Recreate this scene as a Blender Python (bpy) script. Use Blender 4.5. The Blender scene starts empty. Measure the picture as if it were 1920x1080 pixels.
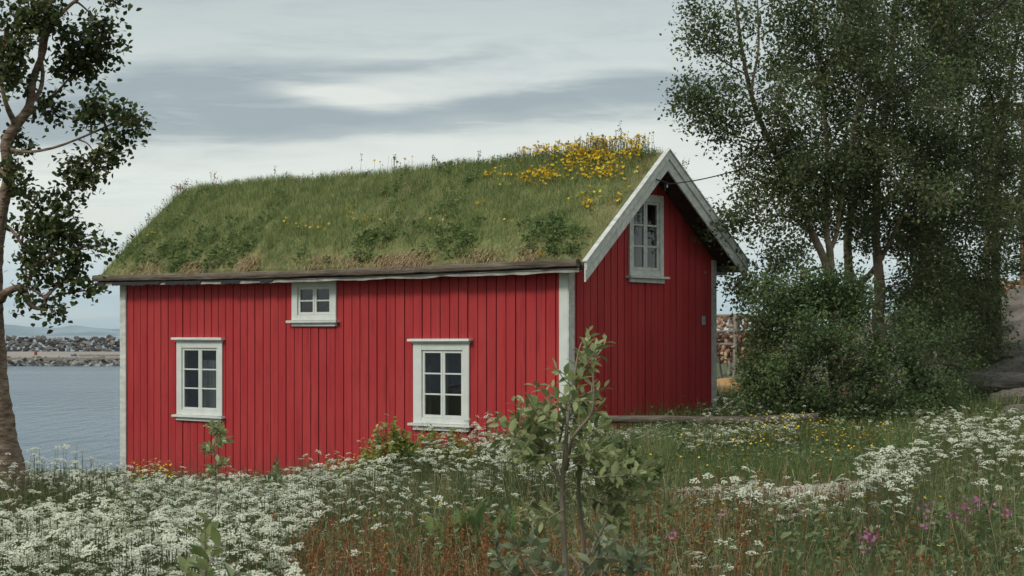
import bpy, math, random
import numpy as np
from mathutils import Vector
rng = np.random.default_rng(7)
random.seed(7)
SC = bpy.context.scene
R = math.radians

# ---------------------------------------------------------------- camera
F = 3400.0            # focal length in photo pixels
HOR = 628.0           # horizon row in the photo
cam = bpy.data.cameras.new('camera')
cam_o = bpy.data.objects.new('camera', cam)
SC.collection.objects.link(cam_o)
cam_o.location = (0, 0, 0)
cam_o.rotation_euler = (R(90), 0, 0)
cam.sensor_width = 36.0
cam.lens = F / 1920 * 36.0
cam.shift_y = (HOR - 540) / 1920
cam.clip_start = 0.1
cam.clip_end = 60000
cam.dof.use_dof = True
cam.dof.focus_distance = 29.0
cam.dof.aperture_fstop = 20
SC.camera = cam_o

# ---------------------------------------------------------------- light
SUN_DIR = Vector((-0.62, -0.55, 0.75)).normalized()
W = bpy.data.worlds.new('World')
SC.world = W
W.use_nodes = True
nt = W.node_tree
nt.nodes.clear()
N, Lk = nt.nodes, nt.links
def wn(t, **kw):
    n = N.new(t)
    for k, v in kw.items():
        setattr(n, k, v)
    return n
def wmath(op, a, b=None, c=None):
    n = wn('ShaderNodeMath', operation=op)
    for i, v in enumerate((a, b, c)):
        if v is None: continue
        if hasattr(v, 'is_output') or isinstance(v, bpy.types.NodeSocket): Lk.new(v, n.inputs[i])
        else: n.inputs[i].default_value = v
    return n.outputs[0]
sky = wn('ShaderNodeTexSky', sky_type='NISHITA')
sky.sun_disc = False
sky.sun_elevation = math.asin(SUN_DIR.z)
sky.sun_rotation = math.atan2(SUN_DIR.x, SUN_DIR.y)
bg_sky = wn('ShaderNodeBackground'); bg_sky.inputs['Strength'].default_value = 0.10
Lk.new(sky.outputs[0], bg_sky.inputs[0])
tc = wn('ShaderNodeTexCoord')
sp = wn('ShaderNodeSeparateXYZ'); Lk.new(tc.outputs['Generated'], sp.inputs[0])
X, Y, Z = sp.outputs
az = wmath('DIVIDE', X, wmath('MAXIMUM', wmath('ABSOLUTE', Y), 0.05))
hl = wmath('SQRT', wmath('ADD', wmath('MULTIPLY', X, X), wmath('MULTIPLY', Y, Y)))
el = wmath('DIVIDE', Z, wmath('MAXIMUM', wmath('ABSOLUTE', Y), 0.05))
# warped cloud coordinates
cmb = wn('ShaderNodeCombineXYZ'); Lk.new(az, cmb.inputs[0]); Lk.new(wmath('MULTIPLY', el, 7.5), cmb.inputs[1])
ns = wn('ShaderNodeTexNoise'); ns.inputs['Scale'].default_value = 9; ns.inputs['Detail'].default_value = 5
ns.inputs['Roughness'].default_value = 0.55
Lk.new(cmb.outputs[0], ns.inputs['Vector'])
nsc = wn('ShaderNodeSeparateColor'); Lk.new(ns.outputs['Color'], nsc.inputs[0])
azw = wmath('ADD', az, wmath('MULTIPLY', wmath('SUBTRACT', nsc.outputs[0], 0.5), 0.05))
elw = wmath('ADD', el, wmath('MULTIPLY', wmath('SUBTRACT', nsc.outputs[1], 0.5), 0.022))
def blob(px, py, rx, ry, rot=0.0, p=1.0):
    """soft elliptical cloud at the direction seen at (px, py)"""
    ca, ce = (px - 960) / F, (HOR - py) / F
    dx, dy = wmath('SUBTRACT', azw, ca), wmath('SUBTRACT', elw, ce)
    c, s = math.cos(R(rot)), math.sin(R(rot))
    xr = wmath('ADD', wmath('MULTIPLY', dx, c), wmath('MULTIPLY', dy, s))
    yr = wmath('SUBTRACT', wmath('MULTIPLY', dy, c), wmath('MULTIPLY', dx, s))
    q = wmath('ADD', wmath('POWER', wmath('ABSOLUTE', wmath('DIVIDE', xr, rx / F)), 2.0),
              wmath('POWER', wmath('ABSOLUTE', wmath('DIVIDE', yr, ry / F)), 2.0))
    return wmath('MULTIPLY', wmath('EXPONENT', wmath('MULTIPLY', wmath('POWER', q, 1.3), -1.0)), p)
def acc(lst):
    o = lst[0]
    for b in lst[1:]: o = wmath('ADD', o, b)
    return o
dark = acc([blob(430, 150, 330, 48, 2, .75), blob(330, 225, 420, 62, 1, .9), blob(700, 225, 330, 30, 5, .7),
            blob(1050, 190, 330, 42, 6, 1.0), blob(1330, 190, 220, 45, 0, .5), blob(800, 112, 200, 14, 8, .5), blob(100, 250, 180, 50, 0, .5),
            blob(-400, 200, 400, 90, 0, .7), blob(2100, 330, 500, 80, 0, .5)])
lite = acc([blob(640, 178, 130, 20, -4, .9), blob(790, 165, 200, 22, 3, .55), blob(560, 290, 420, 40, 2, .45),
            blob(195, 408, 62, 26, -6, 1.3), blob(120, 395, 60, 14, 0, .5), blob(1000, 262, 330, 40, 3, .5), blob(120, 300, 150, 30, 0, .3),
            blob(1380, 330, 200, 120, 0, .35), blob(150, 590, 300, 10, 0, .45)])
mr = wn('ShaderNodeMapRange'); mr.interpolation_type = 'SMOOTHSTEP'
for i, v in ((1, 0.004), (2, 0.085), (3, 1.0), (4, 0.0)): mr.inputs[i].default_value = v
Lk.new(el, mr.inputs[0]); lowblue = mr.outputs[0]
fine = wn('ShaderNodeTexNoise'); fine.inputs['Scale'].default_value = 11; fine.inputs['Detail'].default_value = 10; fine.inputs['Roughness'].default_value = .68; fine.inputs['Distortion'].default_value = .5
Lk.new(cmb.outputs[0], fine.inputs['Vector'])
def wmix(fac, a, b):
    n = wn('ShaderNodeMix', data_type='RGBA')
    if isinstance(fac, float): n.inputs[0].default_value = fac
    else: Lk.new(fac, n.inputs[0])
    for i, v in ((6, a), (7, b)):
        if isinstance(v, tuple): n.inputs[i].default_value = (*v, 1)
        else: Lk.new(v, n.inputs[i])
    return n.outputs[2]
mr2 = wn('ShaderNodeMapRange'); Lk.new(el, mr2.inputs[0])
for i, v in ((1, 0.09), (2, 0.19), (3, 0.0), (4, 1.0)): mr2.inputs[i].default_value = v
base = wmix(mr2.outputs[0], (0.64, 0.675, 0.635), (0.41, 0.465, 0.465))
base = wmix(wmath('MULTIPLY', lowblue, 0.75), base, (0.31, 0.455, 0.54))
f2 = wmath('MULTIPLY', wmath('SUBTRACT', fine.outputs[0], 0.5), 1.5)
base = wmix(wmath('MINIMUM', wmath('MAXIMUM', wmath('ADD', dark, f2), 0.0), 1.0), base, (0.285, 0.335, 0.355))
base = wmix(wmath('MINIMUM', wmath('MAXIMUM', wmath('ADD', lite, wmath('MULTIPLY', f2, -.4)), 0.0), 1.0), base, (0.62, 0.64, 0.60))
# an overcast dome is brighter overhead
up = wn('ShaderNodeMapRange')
upz = wmath('DIVIDE', Z, wmath('MAXIMUM', hl, 0.001))
Lk.new(upz, up.inputs[0])
for i, v in ((1, 0.22), (2, 1.6), (3, 1.0), (4, 1.75)): up.inputs[i].default_value = v
bg_c = wn('ShaderNodeBackground'); Lk.new(base, bg_c.inputs[0]); Lk.new(up.outputs[0], bg_c.inputs[1])
mixs = wn('ShaderNodeMixShader'); mixs.inputs[0].default_value = 0.93
Lk.new(bg_sky.outputs[0], mixs.inputs[1]); Lk.new(bg_c.outputs[0], mixs.inputs[2])
out = wn('ShaderNodeOutputWorld'); Lk.new(mixs.outputs[0], out.inputs[0])

sun = bpy.data.lights.new('sun', 'SUN')
sun.energy = 1.5; sun.angle = R(14); sun.color = (1.0, 0.95, 0.88)
sun_o = bpy.data.objects.new('sun', sun)
SC.collection.objects.link(sun_o)
sun_o.rotation_euler = SUN_DIR.to_track_quat('Z', 'Y').to_euler()
vs = SC.view_settings
vs.view_transform = 'Standard'; vs.look = 'None'; vs.exposure = 0.36; vs.gamma = 1.0
SC.cycles.max_bounces = 5
SC.cycles.diffuse_bounces = 3
SC.cycles.transparent_max_bounces = 8
SC.cycles.volume_bounces = 0

# ---------------------------------------------------------------- helpers
def P(px, py, d):
    return np.array([(px - 960) / F * d, d, (HOR - py) / F * d])

def tag(o, label=None, cat=None, group=None, kind=None):
    if label: o['label'] = label
    if cat: o['category'] = cat
    if group: o['group'] = group
    if kind: o['kind'] = kind
    return o

def link(o, parent=None):
    SC.collection.objects.link(o)
    if parent is not None: o.parent = parent
    return o

def empty(name, loc=(0, 0, 0), rz=0.0):
    o = bpy.data.objects.new(name, None)
    o.location = loc; o.rotation_euler = (0, 0, rz); o.empty_display_size = .2
    return link(o)

class MB:
    """collects vertices and faces of one mesh"""
    def __init__(s): s.V = []; s.n = 0; s.F = []
    def add(s, V, F, m=0):
        V = np.asarray(V, float).reshape(-1, 3); F = np.asarray(F, int)
        s.V.append(V); s.F.append((F + s.n, m)); s.n += len(V)
        return s
    def box(s, x0, x1, y0, y1, z0, z1, m=0, jit=0.0):
        V = np.array([[x, y, z] for z in (z0, z1) for y in (y0, y1) for x in (x0, x1)], float)
        if jit: V += rng.normal(0, jit, V.shape)
        return s.add(V, [[0, 2, 3, 1], [4, 5, 7, 6], [0, 1, 5, 4], [2, 6, 7, 3], [0, 4, 6, 2], [1, 3, 7, 5]], m)
    def prism(s, poly, a, m=0):
        """poly: list of 3D points, extruded by vector a"""
        p = np.asarray(poly, float); n = len(p); V = np.vstack([p, p + np.asarray(a, float)])
        for k in range(n): s.add(V, [[k, (k + 1) % n, n + (k + 1) % n, n + k]], m)
        for b in (0, n):
            tri = [[b, b + i, b + i + 1] if b else [b, b + i + 1, b + i] for i in range(1, n - 1)]
            s.add(V, tri, m)
        return s
    def tube(s, pts, rad, n=8, m=0, cap=True, rough=0.0):
        p = np.asarray(pts, float); k = len(p); rad = np.broadcast_to(np.asarray(rad, float), (k,))
        t = np.gradient(p, axis=0); t /= np.linalg.norm(t, axis=1)[:, None] + 1e-9
        ref = np.array([0, 0, 1.]) if abs(t[:, 2]).mean() < .8 else np.array([1., 0, 0])
        a = np.cross(t, ref); a /= np.linalg.norm(a, axis=1)[:, None] + 1e-9
        b = np.cross(t, a)
        th = np.arange(n) * 2 * np.pi / n
        rr = rad[:, None] * (1 + (rng.normal(0, rough, (k, n)) if rough else 0))
        V = p[:, None] + rr[..., None] * (np.cos(th)[None, :, None] * a[:, None] + np.sin(th)[None, :, None] * b[:, None])
        V = V.reshape(-1, 3)
        i = np.arange(k - 1)[:, None] * n; j = np.arange(n)[None]; j2 = (j + 1) % n
        s.add(V, np.stack([i + j, i + j2, i + n + j2, i + n + j], -1).reshape(-1, 4), m)
        if cap:
            s.n -= 0
            for q, o in ((0, 1), (k - 1, -1)):
                c = p[q]; ring = V[q * n:(q + 1) * n]
                s.add(np.vstack([ring, c]), [[x, (x + 1) % n, n][::o] for x in range(n)], m)
        return s
    def scatter(s, TV, TFs, pos, rot=None, scl=None):
        """copies of a template (list of (faces, material)) at pos with rot (k,3,3) and scale"""
        k = len(pos)
        if k == 0: return s
        V = np.broadcast_to(TV, (k,) + TV.shape).copy()
        if scl is not None:
            scl = np.asarray(scl, float)
            V *= scl[:, None, None] if scl.ndim == 1 else scl[:, None, :]
        if rot is not None: V = np.einsum('kij,kvj->kvi', rot, V)
        V += pos[:, None]
        nv = TV.shape[0]
        off = (np.arange(k) * nv)[:, None, None] + s.n
        s.V.append(V.reshape(-1, 3)); s.n += k * nv
        for f, m in TFs:
            f = np.asarray(f, int)
            s.F.append(((f[None] + off).reshape(-1, f.shape[1]), m))
        return s
    def build(s, name, mats, parent=None, smooth=False):
        me = bpy.data.meshes.new(name)
        V = np.vstack(s.V); me.vertices.add(len(V)); me.vertices.foreach_set('co', V.astype(np.float32).ravel())
        loops = np.concatenate([f.ravel() for f, m in s.F])
        tot = np.concatenate([np.full(len(f), f.shape[1]) for f, m in s.F])
        mi = np.concatenate([np.full(len(f), m) for f, m in s.F])
        me.loops.add(len(loops)); me.loops.foreach_set('vertex_index', loops.astype(np.int32))
        me.polygons.add(len(tot))
        me.polygons.foreach_set('loop_start', (np.cumsum(tot) - tot).astype(np.int32))
        me.polygons.foreach_set('loop_total', tot.astype(np.int32))
        me.polygons.foreach_set('material_index', mi.astype(np.int32))
        me.polygons.foreach_set('use_smooth', np.full(len(tot), bool(smooth)))
        for m in (mats if isinstance(mats, (list, tuple)) else [mats]): me.materials.append(m)
        me.update(calc_edges=True)
        return link(bpy.data.objects.new(name, me), parent)

def rotz(a):
    c, s = np.cos(a), np.sin(a); o = np.zeros_like(a); i = np.ones_like(a)
    return np.stack([np.stack([c, -s, o], -1), np.stack([s, c, o], -1), np.stack([o, o, i], -1)], -2)
def rand_rot(k, flat=0.0):
    """random rotations; flat>0 pulls the template's +Z towards up"""
    nrm = rng.normal(size=(k, 3)); nrm /= np.linalg.norm(nrm, axis=1)[:, None]
    nrm[:, 2] = np.abs(nrm[:, 2]) + flat; nrm /= np.linalg.norm(nrm, axis=1)[:, None]
    a = rng.normal(size=(k, 3)); a -= (a * nrm).sum(1)[:, None] * nrm; a /= np.linalg.norm(a, axis=1)[:, None]
    b = np.cross(nrm, a)
    return np.stack([a, b, nrm], -1)
def rot_from(dirv, up=0.5):
    """template +Y along dirv, +Z about upward"""
    y = dirv / (np.linalg.norm(dirv, axis=1)[:, None] + 1e-9)
    z = rng.normal(0, .6, y.shape); z[:, 2] += up + .6
    z -= (z * y).sum(1)[:, None] * y; z /= np.linalg.norm(z, axis=1)[:, None] + 1e-9
    x = np.cross(y, z)
    return np.stack([x, y, z], -1)

def vnoise(x, y, seed=0, sc=1.0):
    """smooth value noise, vectorised"""
    x = np.asarray(x, float) * sc; y = np.asarray(y, float) * sc
    xi, yi = np.floor(x), np.floor(y); xf, yf = x - xi, y - yi
    xf = xf * xf * (3 - 2 * xf); yf = yf * yf * (3 - 2 * yf)
    def h(a, b):
        v = np.sin(a * 127.1 + b * 311.7 + seed * 74.7) * 43758.5453
        return v - np.floor(v)
    return (h(xi, yi) * (1 - xf) + h(xi + 1, yi) * xf) * (1 - yf) + (h(xi, yi + 1) * (1 - xf) + h(xi + 1, yi + 1) * xf) * yf
def fbm(x, y, seed=0, sc=1.0):
    return (vnoise(x, y, seed, sc) + .5 * vnoise(x, y, seed + 1, sc * 2.1) + .25 * vnoise(x, y, seed + 2, sc * 4.3)) / 1.75
def sstep(x, a, b):
    t = np.clip((np.asarray(x, float) - a) / (b - a), 0, 1); return t * t * (3 - 2 * t)

# ---------------------------------------------------------------- materials
def mat(name, c1, c2=None, c3=None, rough=0.85, scale=4.0, island=0.0, transl=0.0, bump=0.0, bscale=20.0,
        stretch=(1, 1, 1), spec=0.3, detail=5, contrast=1.0, bdist=.02):
    m = bpy.data.materials.new(name); m.use_nodes = True
    n, l = m.node_tree.nodes, m.node_tree.links; n.clear()
    o = n.new('ShaderNodeOutputMaterial'); b = n.new('ShaderNodeBsdfPrincipled')
    b.inputs['Roughness'].default_value = rough; b.inputs['Specular IOR Level'].default_value = spec
    t = n.new('ShaderNodeTexCoord'); mp = n.new('ShaderNodeMapping'); mp.inputs['Scale'].default_value = stretch
    l.new(t.outputs['Object'], mp.inputs[0])
    col = None
    if c2 is None: b.inputs['Base Color'].default_value = (*c1, 1)
    else:
        nz = n.new('ShaderNodeTexNoise'); nz.inputs['Scale'].default_value = scale; nz.inputs['Detail'].default_value = detail
        l.new(mp.outputs[0], nz.inputs['Vector'])
        fac = nz.outputs[0]
        if island > 0:
            g = n.new('ShaderNodeNewGeometry'); a = n.new('ShaderNodeMix'); a.data_type = 'FLOAT'
            a.inputs[0].default_value = island
            l.new(nz.outputs[0], a.inputs[2]); l.new(g.outputs['Random Per Island'], a.inputs[3]); fac = a.outputs[0]
        r = n.new('ShaderNodeValToRGB'); r.color_ramp.elements[0].color = (*c1, 1); r.color_ramp.elements[1].color = (*c2, 1)
        w = .2 / contrast
        r.color_ramp.elements[0].position = .5 - w; r.color_ramp.elements[1].position = .5 + w
        if c3 is not None:
            r.color_ramp.elements[0].position = .25; r.color_ramp.elements[1].position = .52
            e = r.color_ramp.elements.new(.80); e.color = (*c3, 1)
        l.new(fac, r.inputs[0]); col = r.outputs[0]; l.new(col, b.inputs['Base Color'])
    if bump:
        nb = n.new('ShaderNodeTexNoise'); nb.inputs['Scale'].default_value = bscale; nb.inputs['Detail'].default_value = 6
        l.new(mp.outputs[0], nb.inputs['Vector'])
        bp = n.new('ShaderNodeBump'); bp.inputs['Strength'].default_value = bump; bp.inputs['Distance'].default_value = bdist
        l.new(nb.outputs[0], bp.inputs['Height']); l.new(bp.outputs[0], b.inputs['Normal'])
    if transl:
        tr = n.new('ShaderNodeBsdfTranslucent'); mx = n.new('ShaderNodeMixShader'); mx.inputs[0].default_value = transl
        if col is not None:
            l.new(col, tr.inputs[0])
        else: tr.inputs[0].default_value = (*c1, 1)
        l.new(b.outputs[0], mx.inputs[1]); l.new(tr.outputs[0], mx.inputs[2]); l.new(mx.outputs[0], o.inputs[0])
    else: l.new(b.outputs[0], o.inputs[0])
    m['bsdf'] = b.name
    return m

M = {}
M['ground'] = mat('soil_and_moss', (.035, .045, .018), (.075, .085, .035), (.10, .085, .05), scale=1.2, bump=.5, bscale=9)
M['path'] = mat('sandy_path', (.30, .245, .19), (.42, .36, .30), scale=3, bump=.4, bscale=25)
M['grass'] = mat('grass_blades', (.065, .088, .034), (.135, .172, .065), (.26, .265, .13), scale=0.8, island=0.6, transl=0.35, rough=.6)
M['grass_fresh'] = mat('fresh_grass', (.065, .10, .028), (.125, .180, .050), (.22, .25, .10), scale=0.9, island=0.55, transl=0.35, rough=.6)
M['straw'] = mat('dry_grass', (.26, .175, .085), (.42, .30, .16), (.52, .42, .26), scale=2, island=.7, transl=.2)
M['roofgrass'] = mat('roof_grass', (.10, .155, .048), (.21, .27, .088), (.40, .41, .18), scale=2.2, island=.6, transl=0.35, rough=.6)
M['rooffoliage'] = mat('roof_leaves', (.075, .13, .045), (.14, .205, .068), (.22, .28, .10), scale=1.4, island=0.6, transl=0.3, rough=.6)
M['sod'] = mat('turf_sod', (.08, .105, .034), (.16, .17, .062), (.26, .22, .10), scale=2.5, bump=.6, bscale=14)
M['herb'] = mat('herb_leaves', (.070, .105, .042), (.13, .18, .070), (.22, .26, .12), scale=1.3, island=0.6, transl=0.35, rough=.6)
M['weedleaf'] = mat('weed_leaves', (.19, .22, .055), (.32, .355, .095), (.50, .46, .16), scale=2, island=.6, transl=.4)
M['umbel'] = mat('umbel_white', (.50, .52, .36), (.68, .68, .54), (.84, .83, .72), scale=1.0, island=0.6, transl=0.25, rough=.9)
M['stem'] = mat('green_stem', (.07, .085, .03), (.12, .13, .055), scale=3, island=.5)
M['yellow'] = mat('yellow_petals', (.62, .36, .012), (.78, .52, .02), (.82, .62, .06), scale=2, island=.8, transl=.2)
M['pink'] = mat('pink_petals', (.36, .11, .22), (.50, .20, .33), scale=5, island=.8, transl=.3)
M['sorrel'] = mat('sorrel_seed', (.17, .055, .022), (.28, .10, .035), (.36, .17, .07), scale=1.5, island=.7, transl=.2)
M['birchleaf'] = mat('birch_leaves', (.050, .070, .030), (.112, .145, .060), (.235, .275, .115), scale=1.0, island=0.36, transl=0.4, rough=.6)
M['darkleaf'] = mat('rear_tree_leaves', (.060, .080, .034), (.125, .155, .062), (.25, .28, .12), scale=1.0, island=0.36, transl=0.36, rough=.6)  # leaf greens of the rearmost right-hand trees and shrubs
M['bushleaf'] = mat('bush_leaves', (.060, .092, .038), (.12, .172, .064), (.225, .285, .115), scale=1.2, island=0.36, transl=0.4, rough=.6)
M['aspleaf'] = mat('near_tree_leaves', (.030, .044, .016), (.058, .080, .027), (.14, .165, .05), scale=1.1, island=0.6, transl=0.35, rough=.55)
M['willow'] = mat('willow_leaves', (.15, .188, .072), (.26, .305, .118), (.44, .48, .24), scale=6, island=0.6, transl=0.4, rough=.5)
M['willow2'] = mat('grey_willow_leaves', (.095, .118, .062), (.15, .182, .095), (.25, .285, .165), scale=6, island=0.6, transl=0.35, rough=.5)
M['bark_birch'] = mat('birch_bark', (.11, .07, .045), (.30, .22, .16), (.42, .34, .27), scale=3.2, bump=.8, bscale=10, stretch=(1, 1, 2.2))
M['bark_near'] = mat('old_birch_bark', (.055, .035, .024), (.20, .135, .095), (.33, .25, .19), scale=9, bump=1.0, bscale=16, stretch=(1, 1, 3.5))
M['bark_dark'] = mat('dark_bark', (.035, .024, .018), (.10, .07, .05), scale=6, bump=.7, bscale=20)
M['bark_red'] = mat('reddish_bark', (.06, .03, .02), (.17, .09, .06), scale=8, bump=.7, bscale=20)
M['twig'] = mat('sapling_stem', (.17, .14, .10), (.27, .225, .165), scale=8)
M['red'] = mat('red_boards', (.355, .022, .026), (.415, .032, .035), scale=1.3, rough=.7, bump=.25, bscale=30, stretch=(1, 1, .5), island=.5, contrast=.55)
def red_mat():
    m = M['red']; n, l = m.node_tree.nodes, m.node_tree.links; b = n[m['bsdf']]
    src = b.inputs['Base Color'].links[0].from_socket
    t = n.new('ShaderNodeTexCoord')
    def nz(sc, st, det=6, lo=.5, hi=.7):
        mp = n.new('ShaderNodeMapping'); mp.inputs['Scale'].default_value = st; l.new(t.outputs['Object'], mp.inputs[0])
        q = n.new('ShaderNodeTexNoise'); q.inputs['Scale'].default_value = sc; q.inputs['Detail'].default_value = det; q.inputs['Roughness'].default_value = .65
        l.new(mp.outputs[0], q.inputs['Vector']); mr = n.new('ShaderNodeMapRange'); l.new(q.outputs[0], mr.inputs[0])
        mr.inputs[1].default_value = lo; mr.inputs[2].default_value = hi; return mr.outputs[0]
    def mix(f, a, c, k=1.0):
        mu = n.new('ShaderNodeMath'); mu.operation = 'MULTIPLY'; l.new(f, mu.inputs[0]); mu.inputs[1].default_value = k
        x = n.new('ShaderNodeMix'); x.data_type = 'RGBA'; l.new(mu.outputs[0], x.inputs[0]); l.new(a, x.inputs[6]); x.inputs[7].default_value = (*c, 1); return x.outputs[2]
    c = mix(nz(1.4, (1, 1, .35), 5, .42, .72), src, (.47, .065, .055), .5)      # sun-faded patches
    c = mix(nz(7, (3, 3, .16), 6, .52, .75), c, (.16, .012, .016), .7)           # darker runs along the grain
    c = mix(nz(38, (1, 1, .22), 4, .62, .72), c, (.10, .03, .03), .6)             # specks and checks
    sp_ = n.new('ShaderNodeSeparateXYZ'); l.new(t.outputs['Object'], sp_.inputs[0])
    g = n.new('ShaderNodeMapRange'); l.new(sp_.outputs[2], g.inputs[0])
    for k, v in ((1, -1.9), (2, -2.65), (3, 0.0), (4, 1.0)): g.inputs[k].default_value = v
    mm = n.new('ShaderNodeMath'); mm.operation = 'MULTIPLY'; l.new(g.outputs[0], mm.inputs[0]); l.new(nz(4, (1.5, 1.5, .5), 6, .40, .65), mm.inputs[1])
    c = mix(mm.outputs[0], c, (.13, .035, .028), .7)                              # splash dirt at the foot
    l.new(c, b.inputs['Base Color'])
red_mat()
M['redback'] = mat('red_backing', (.035, .005, .006), (.045, .007, .008), rough=.9)
M['white'] = mat('white_paint', (.56, .585, .54), (.68, .70, .65), scale=5, rough=.6, bump=.2, bscale=30, stretch=(1, 1, 1), contrast=.8)
M['whiteold'] = mat('weathered_white_boards', (.42, .41, .37), (.66, .66, .61), scale=6, rough=.75, bump=.5, bscale=25, stretch=(.5, 2, 2), contrast=.8)
M['log'] = mat('grey_log', (.045, .034, .025), (.13, .10, .075), (.20, .165, .125), scale=5, bump=1.0, bscale=18, stretch=(.35, 2, 2))
M['barkstrip'] = mat('birch_bark_strip', (.16, .14, .12), (.38, .365, .33), scale=3, rough=.8, bump=.6, bscale=14, contrast=1.1)
M['darkwood'] = mat('dark_soffit', (.035, .018, .015), (.06, .03, .024), scale=5)
M['stone'] = mat('foundation_stone', (.05, .048, .045), (.13, .125, .115), scale=3, bump=.8, bscale=10)
M['interior'] = mat('interior_boards', (.16, .13, .10), (.22, .18, .14), scale=2)
M['curtain'] = mat('white_curtain', (.62, .66, .64), rough=.9, transl=.3)
M['rock'] = mat('coast_rock', (.07, .058, .048), (.17, .142, .12), (.26, .225, .19), scale=1.1, bump=1.0, bscale=4, stretch=(.6, 1, 3.5), detail=9, bdist=.22)
M['rubble'] = mat('rubble_rock', (.05, .047, .047), (.12, .108, .10), (.22, .20, .175), scale=.25, island=.7, bump=.6, bscale=3)
M['rubble2'] = mat('light_rubble_rock', (.06, .058, .052), (.15, .142, .128), (.28, .27, .24), scale=.3, island=.75, bump=.6, bscale=3)
M['boulder'] = mat('lichen_boulder', (.30, .15, .05), (.40, .24, .10), (.22, .18, .14), scale=3, bump=.6, bscale=9)
M['darkstone'] = mat('dark_stone', (.03, .022, .02), (.07, .055, .048), scale=5, bump=.6, bscale=12)
M['gravel'] = mat('quay_gravel', (.20, .165, .14), (.30, .255, .22), (.24, .235, .17), scale=.12, bump=.3, bscale=2)
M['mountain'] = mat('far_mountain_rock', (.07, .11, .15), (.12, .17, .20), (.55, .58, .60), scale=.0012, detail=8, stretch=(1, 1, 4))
M['rackwood'] = mat('silver_poles', (.19, .165, .14), (.34, .30, .26), scale=3, bump=.5, bscale=15)
M['orangewood'] = mat('ochre_poles', (.13, .08, .04), (.22, .14, .075), scale=2)
M['fish'] = mat('dried_fish_heads', (.18, .085, .05), (.34, .19, .12), (.46, .32, .22), scale=1, island=.8)
M['cable'] = mat('cable_black', (.02, .02, .022), rough=.5)
M['plate'] = mat('plate_white', (.55, .60, .62), rough=.4)
M['plateblue'] = mat('plate_blue', (.03, .07, .12), rough=.4)
M['rust'] = mat('rusty_drum', (.22, .05, .03), (.30, .09, .05), scale=3)
M['bluepaint'] = mat('blue_paint', (.07, .11, .17), rough=.6)
M['porcelain'] = mat('porcelain', (.55, .55, .52), rough=.3)

def glass_mat():
    m = bpy.data.materials.new('window_glass'); m.use_nodes = True
    n, l = m.node_tree.nodes, m.node_tree.links; n.clear()
    o = n.new('ShaderNodeOutputMaterial'); g = n.new('ShaderNodeBsdfGlossy'); g.inputs['Roughness'].default_value = .02
    t = n.new('ShaderNodeBsdfTransparent'); t.inputs[0].default_value = (.80, .85, .83, 1)
    fr = n.new('ShaderNodeFresnel'); fr.inputs[0].default_value = 1.55
    ma = n.new('ShaderNodeMath'); ma.operation = 'MULTIPLY_ADD'; ma.inputs[1].default_value = 1.6; ma.inputs[2].default_value = .02
    tc = n.new('ShaderNodeTexCoord'); nz = n.new('ShaderNodeTexNoise'); nz.inputs['Scale'].default_value = 5
    bp = n.new('ShaderNodeBump'); bp.inputs['Strength'].default_value = .16; bp.inputs['Distance'].default_value = .006
    l.new(tc.outputs['Object'], nz.inputs['Vector']); l.new(nz.outputs[0], bp.inputs['Height']); l.new(bp.outputs[0], g.inputs['Normal'])
    mx = n.new('ShaderNodeMixShader')
    l.new(fr.outputs[0], ma.inputs[0]); l.new(ma.outputs[0], mx.inputs[0])
    l.new(t.outputs[0], mx.inputs[1]); l.new(g.outputs[0], mx.inputs[2]); l.new(mx.outputs[0], o.inputs[0])
    return m
M['glass'] = glass_mat()

def water_mat():
    m = bpy.data.materials.new('sea_water'); m.use_nodes = True
    n, l = m.node_tree.nodes, m.node_tree.links
    b = n['Principled BSDF']; b.inputs['Base Color'].default_value = (.045, .095, .14, 1)
    b.inputs['Roughness'].default_value = .22; b.inputs['IOR'].default_value = 1.33
    t = n.new('ShaderNodeTexCoord')
    mp = n.new('ShaderNodeMapping'); mp.inputs['Scale'].default_value = (1.0, .22, 1); l.new(t.outputs['Object'], mp.inputs[0])
    nz = n.new('ShaderNodeTexNoise'); nz.inputs['Scale'].default_value = 1.3; nz.inputs['Detail'].default_value = 6; nz.inputs['Roughness'].default_value = .6
    l.new(mp.outputs[0], nz.inputs['Vector'])
    mp2 = n.new('ShaderNodeMapping'); mp2.inputs['Scale'].default_value = (.02, .05, 1); l.new(t.outputs['Object'], mp2.inputs[0])
    n2 = n.new('ShaderNodeTexNoise'); n2.inputs['Scale'].default_value = 1.2; l.new(mp2.outputs[0], n2.inputs['Vector'])
    st = n.new('ShaderNodeMapRange'); l.new(n2.outputs[0], st.inputs[0])
    for i, v in ((1, .3), (2, .7), (3, .35), (4, .8)): st.inputs[i].default_value = v
    bp = n.new('ShaderNodeBump'); bp.inputs['Distance'].default_value = 1.6; l.new(st.outputs[0], bp.inputs['Strength'])
    l.new(nz.outputs[0], bp.inputs['Height']); l.new(bp.outputs[0], b.inputs['Normal'])
    return m
M['water'] = water_mat()

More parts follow.
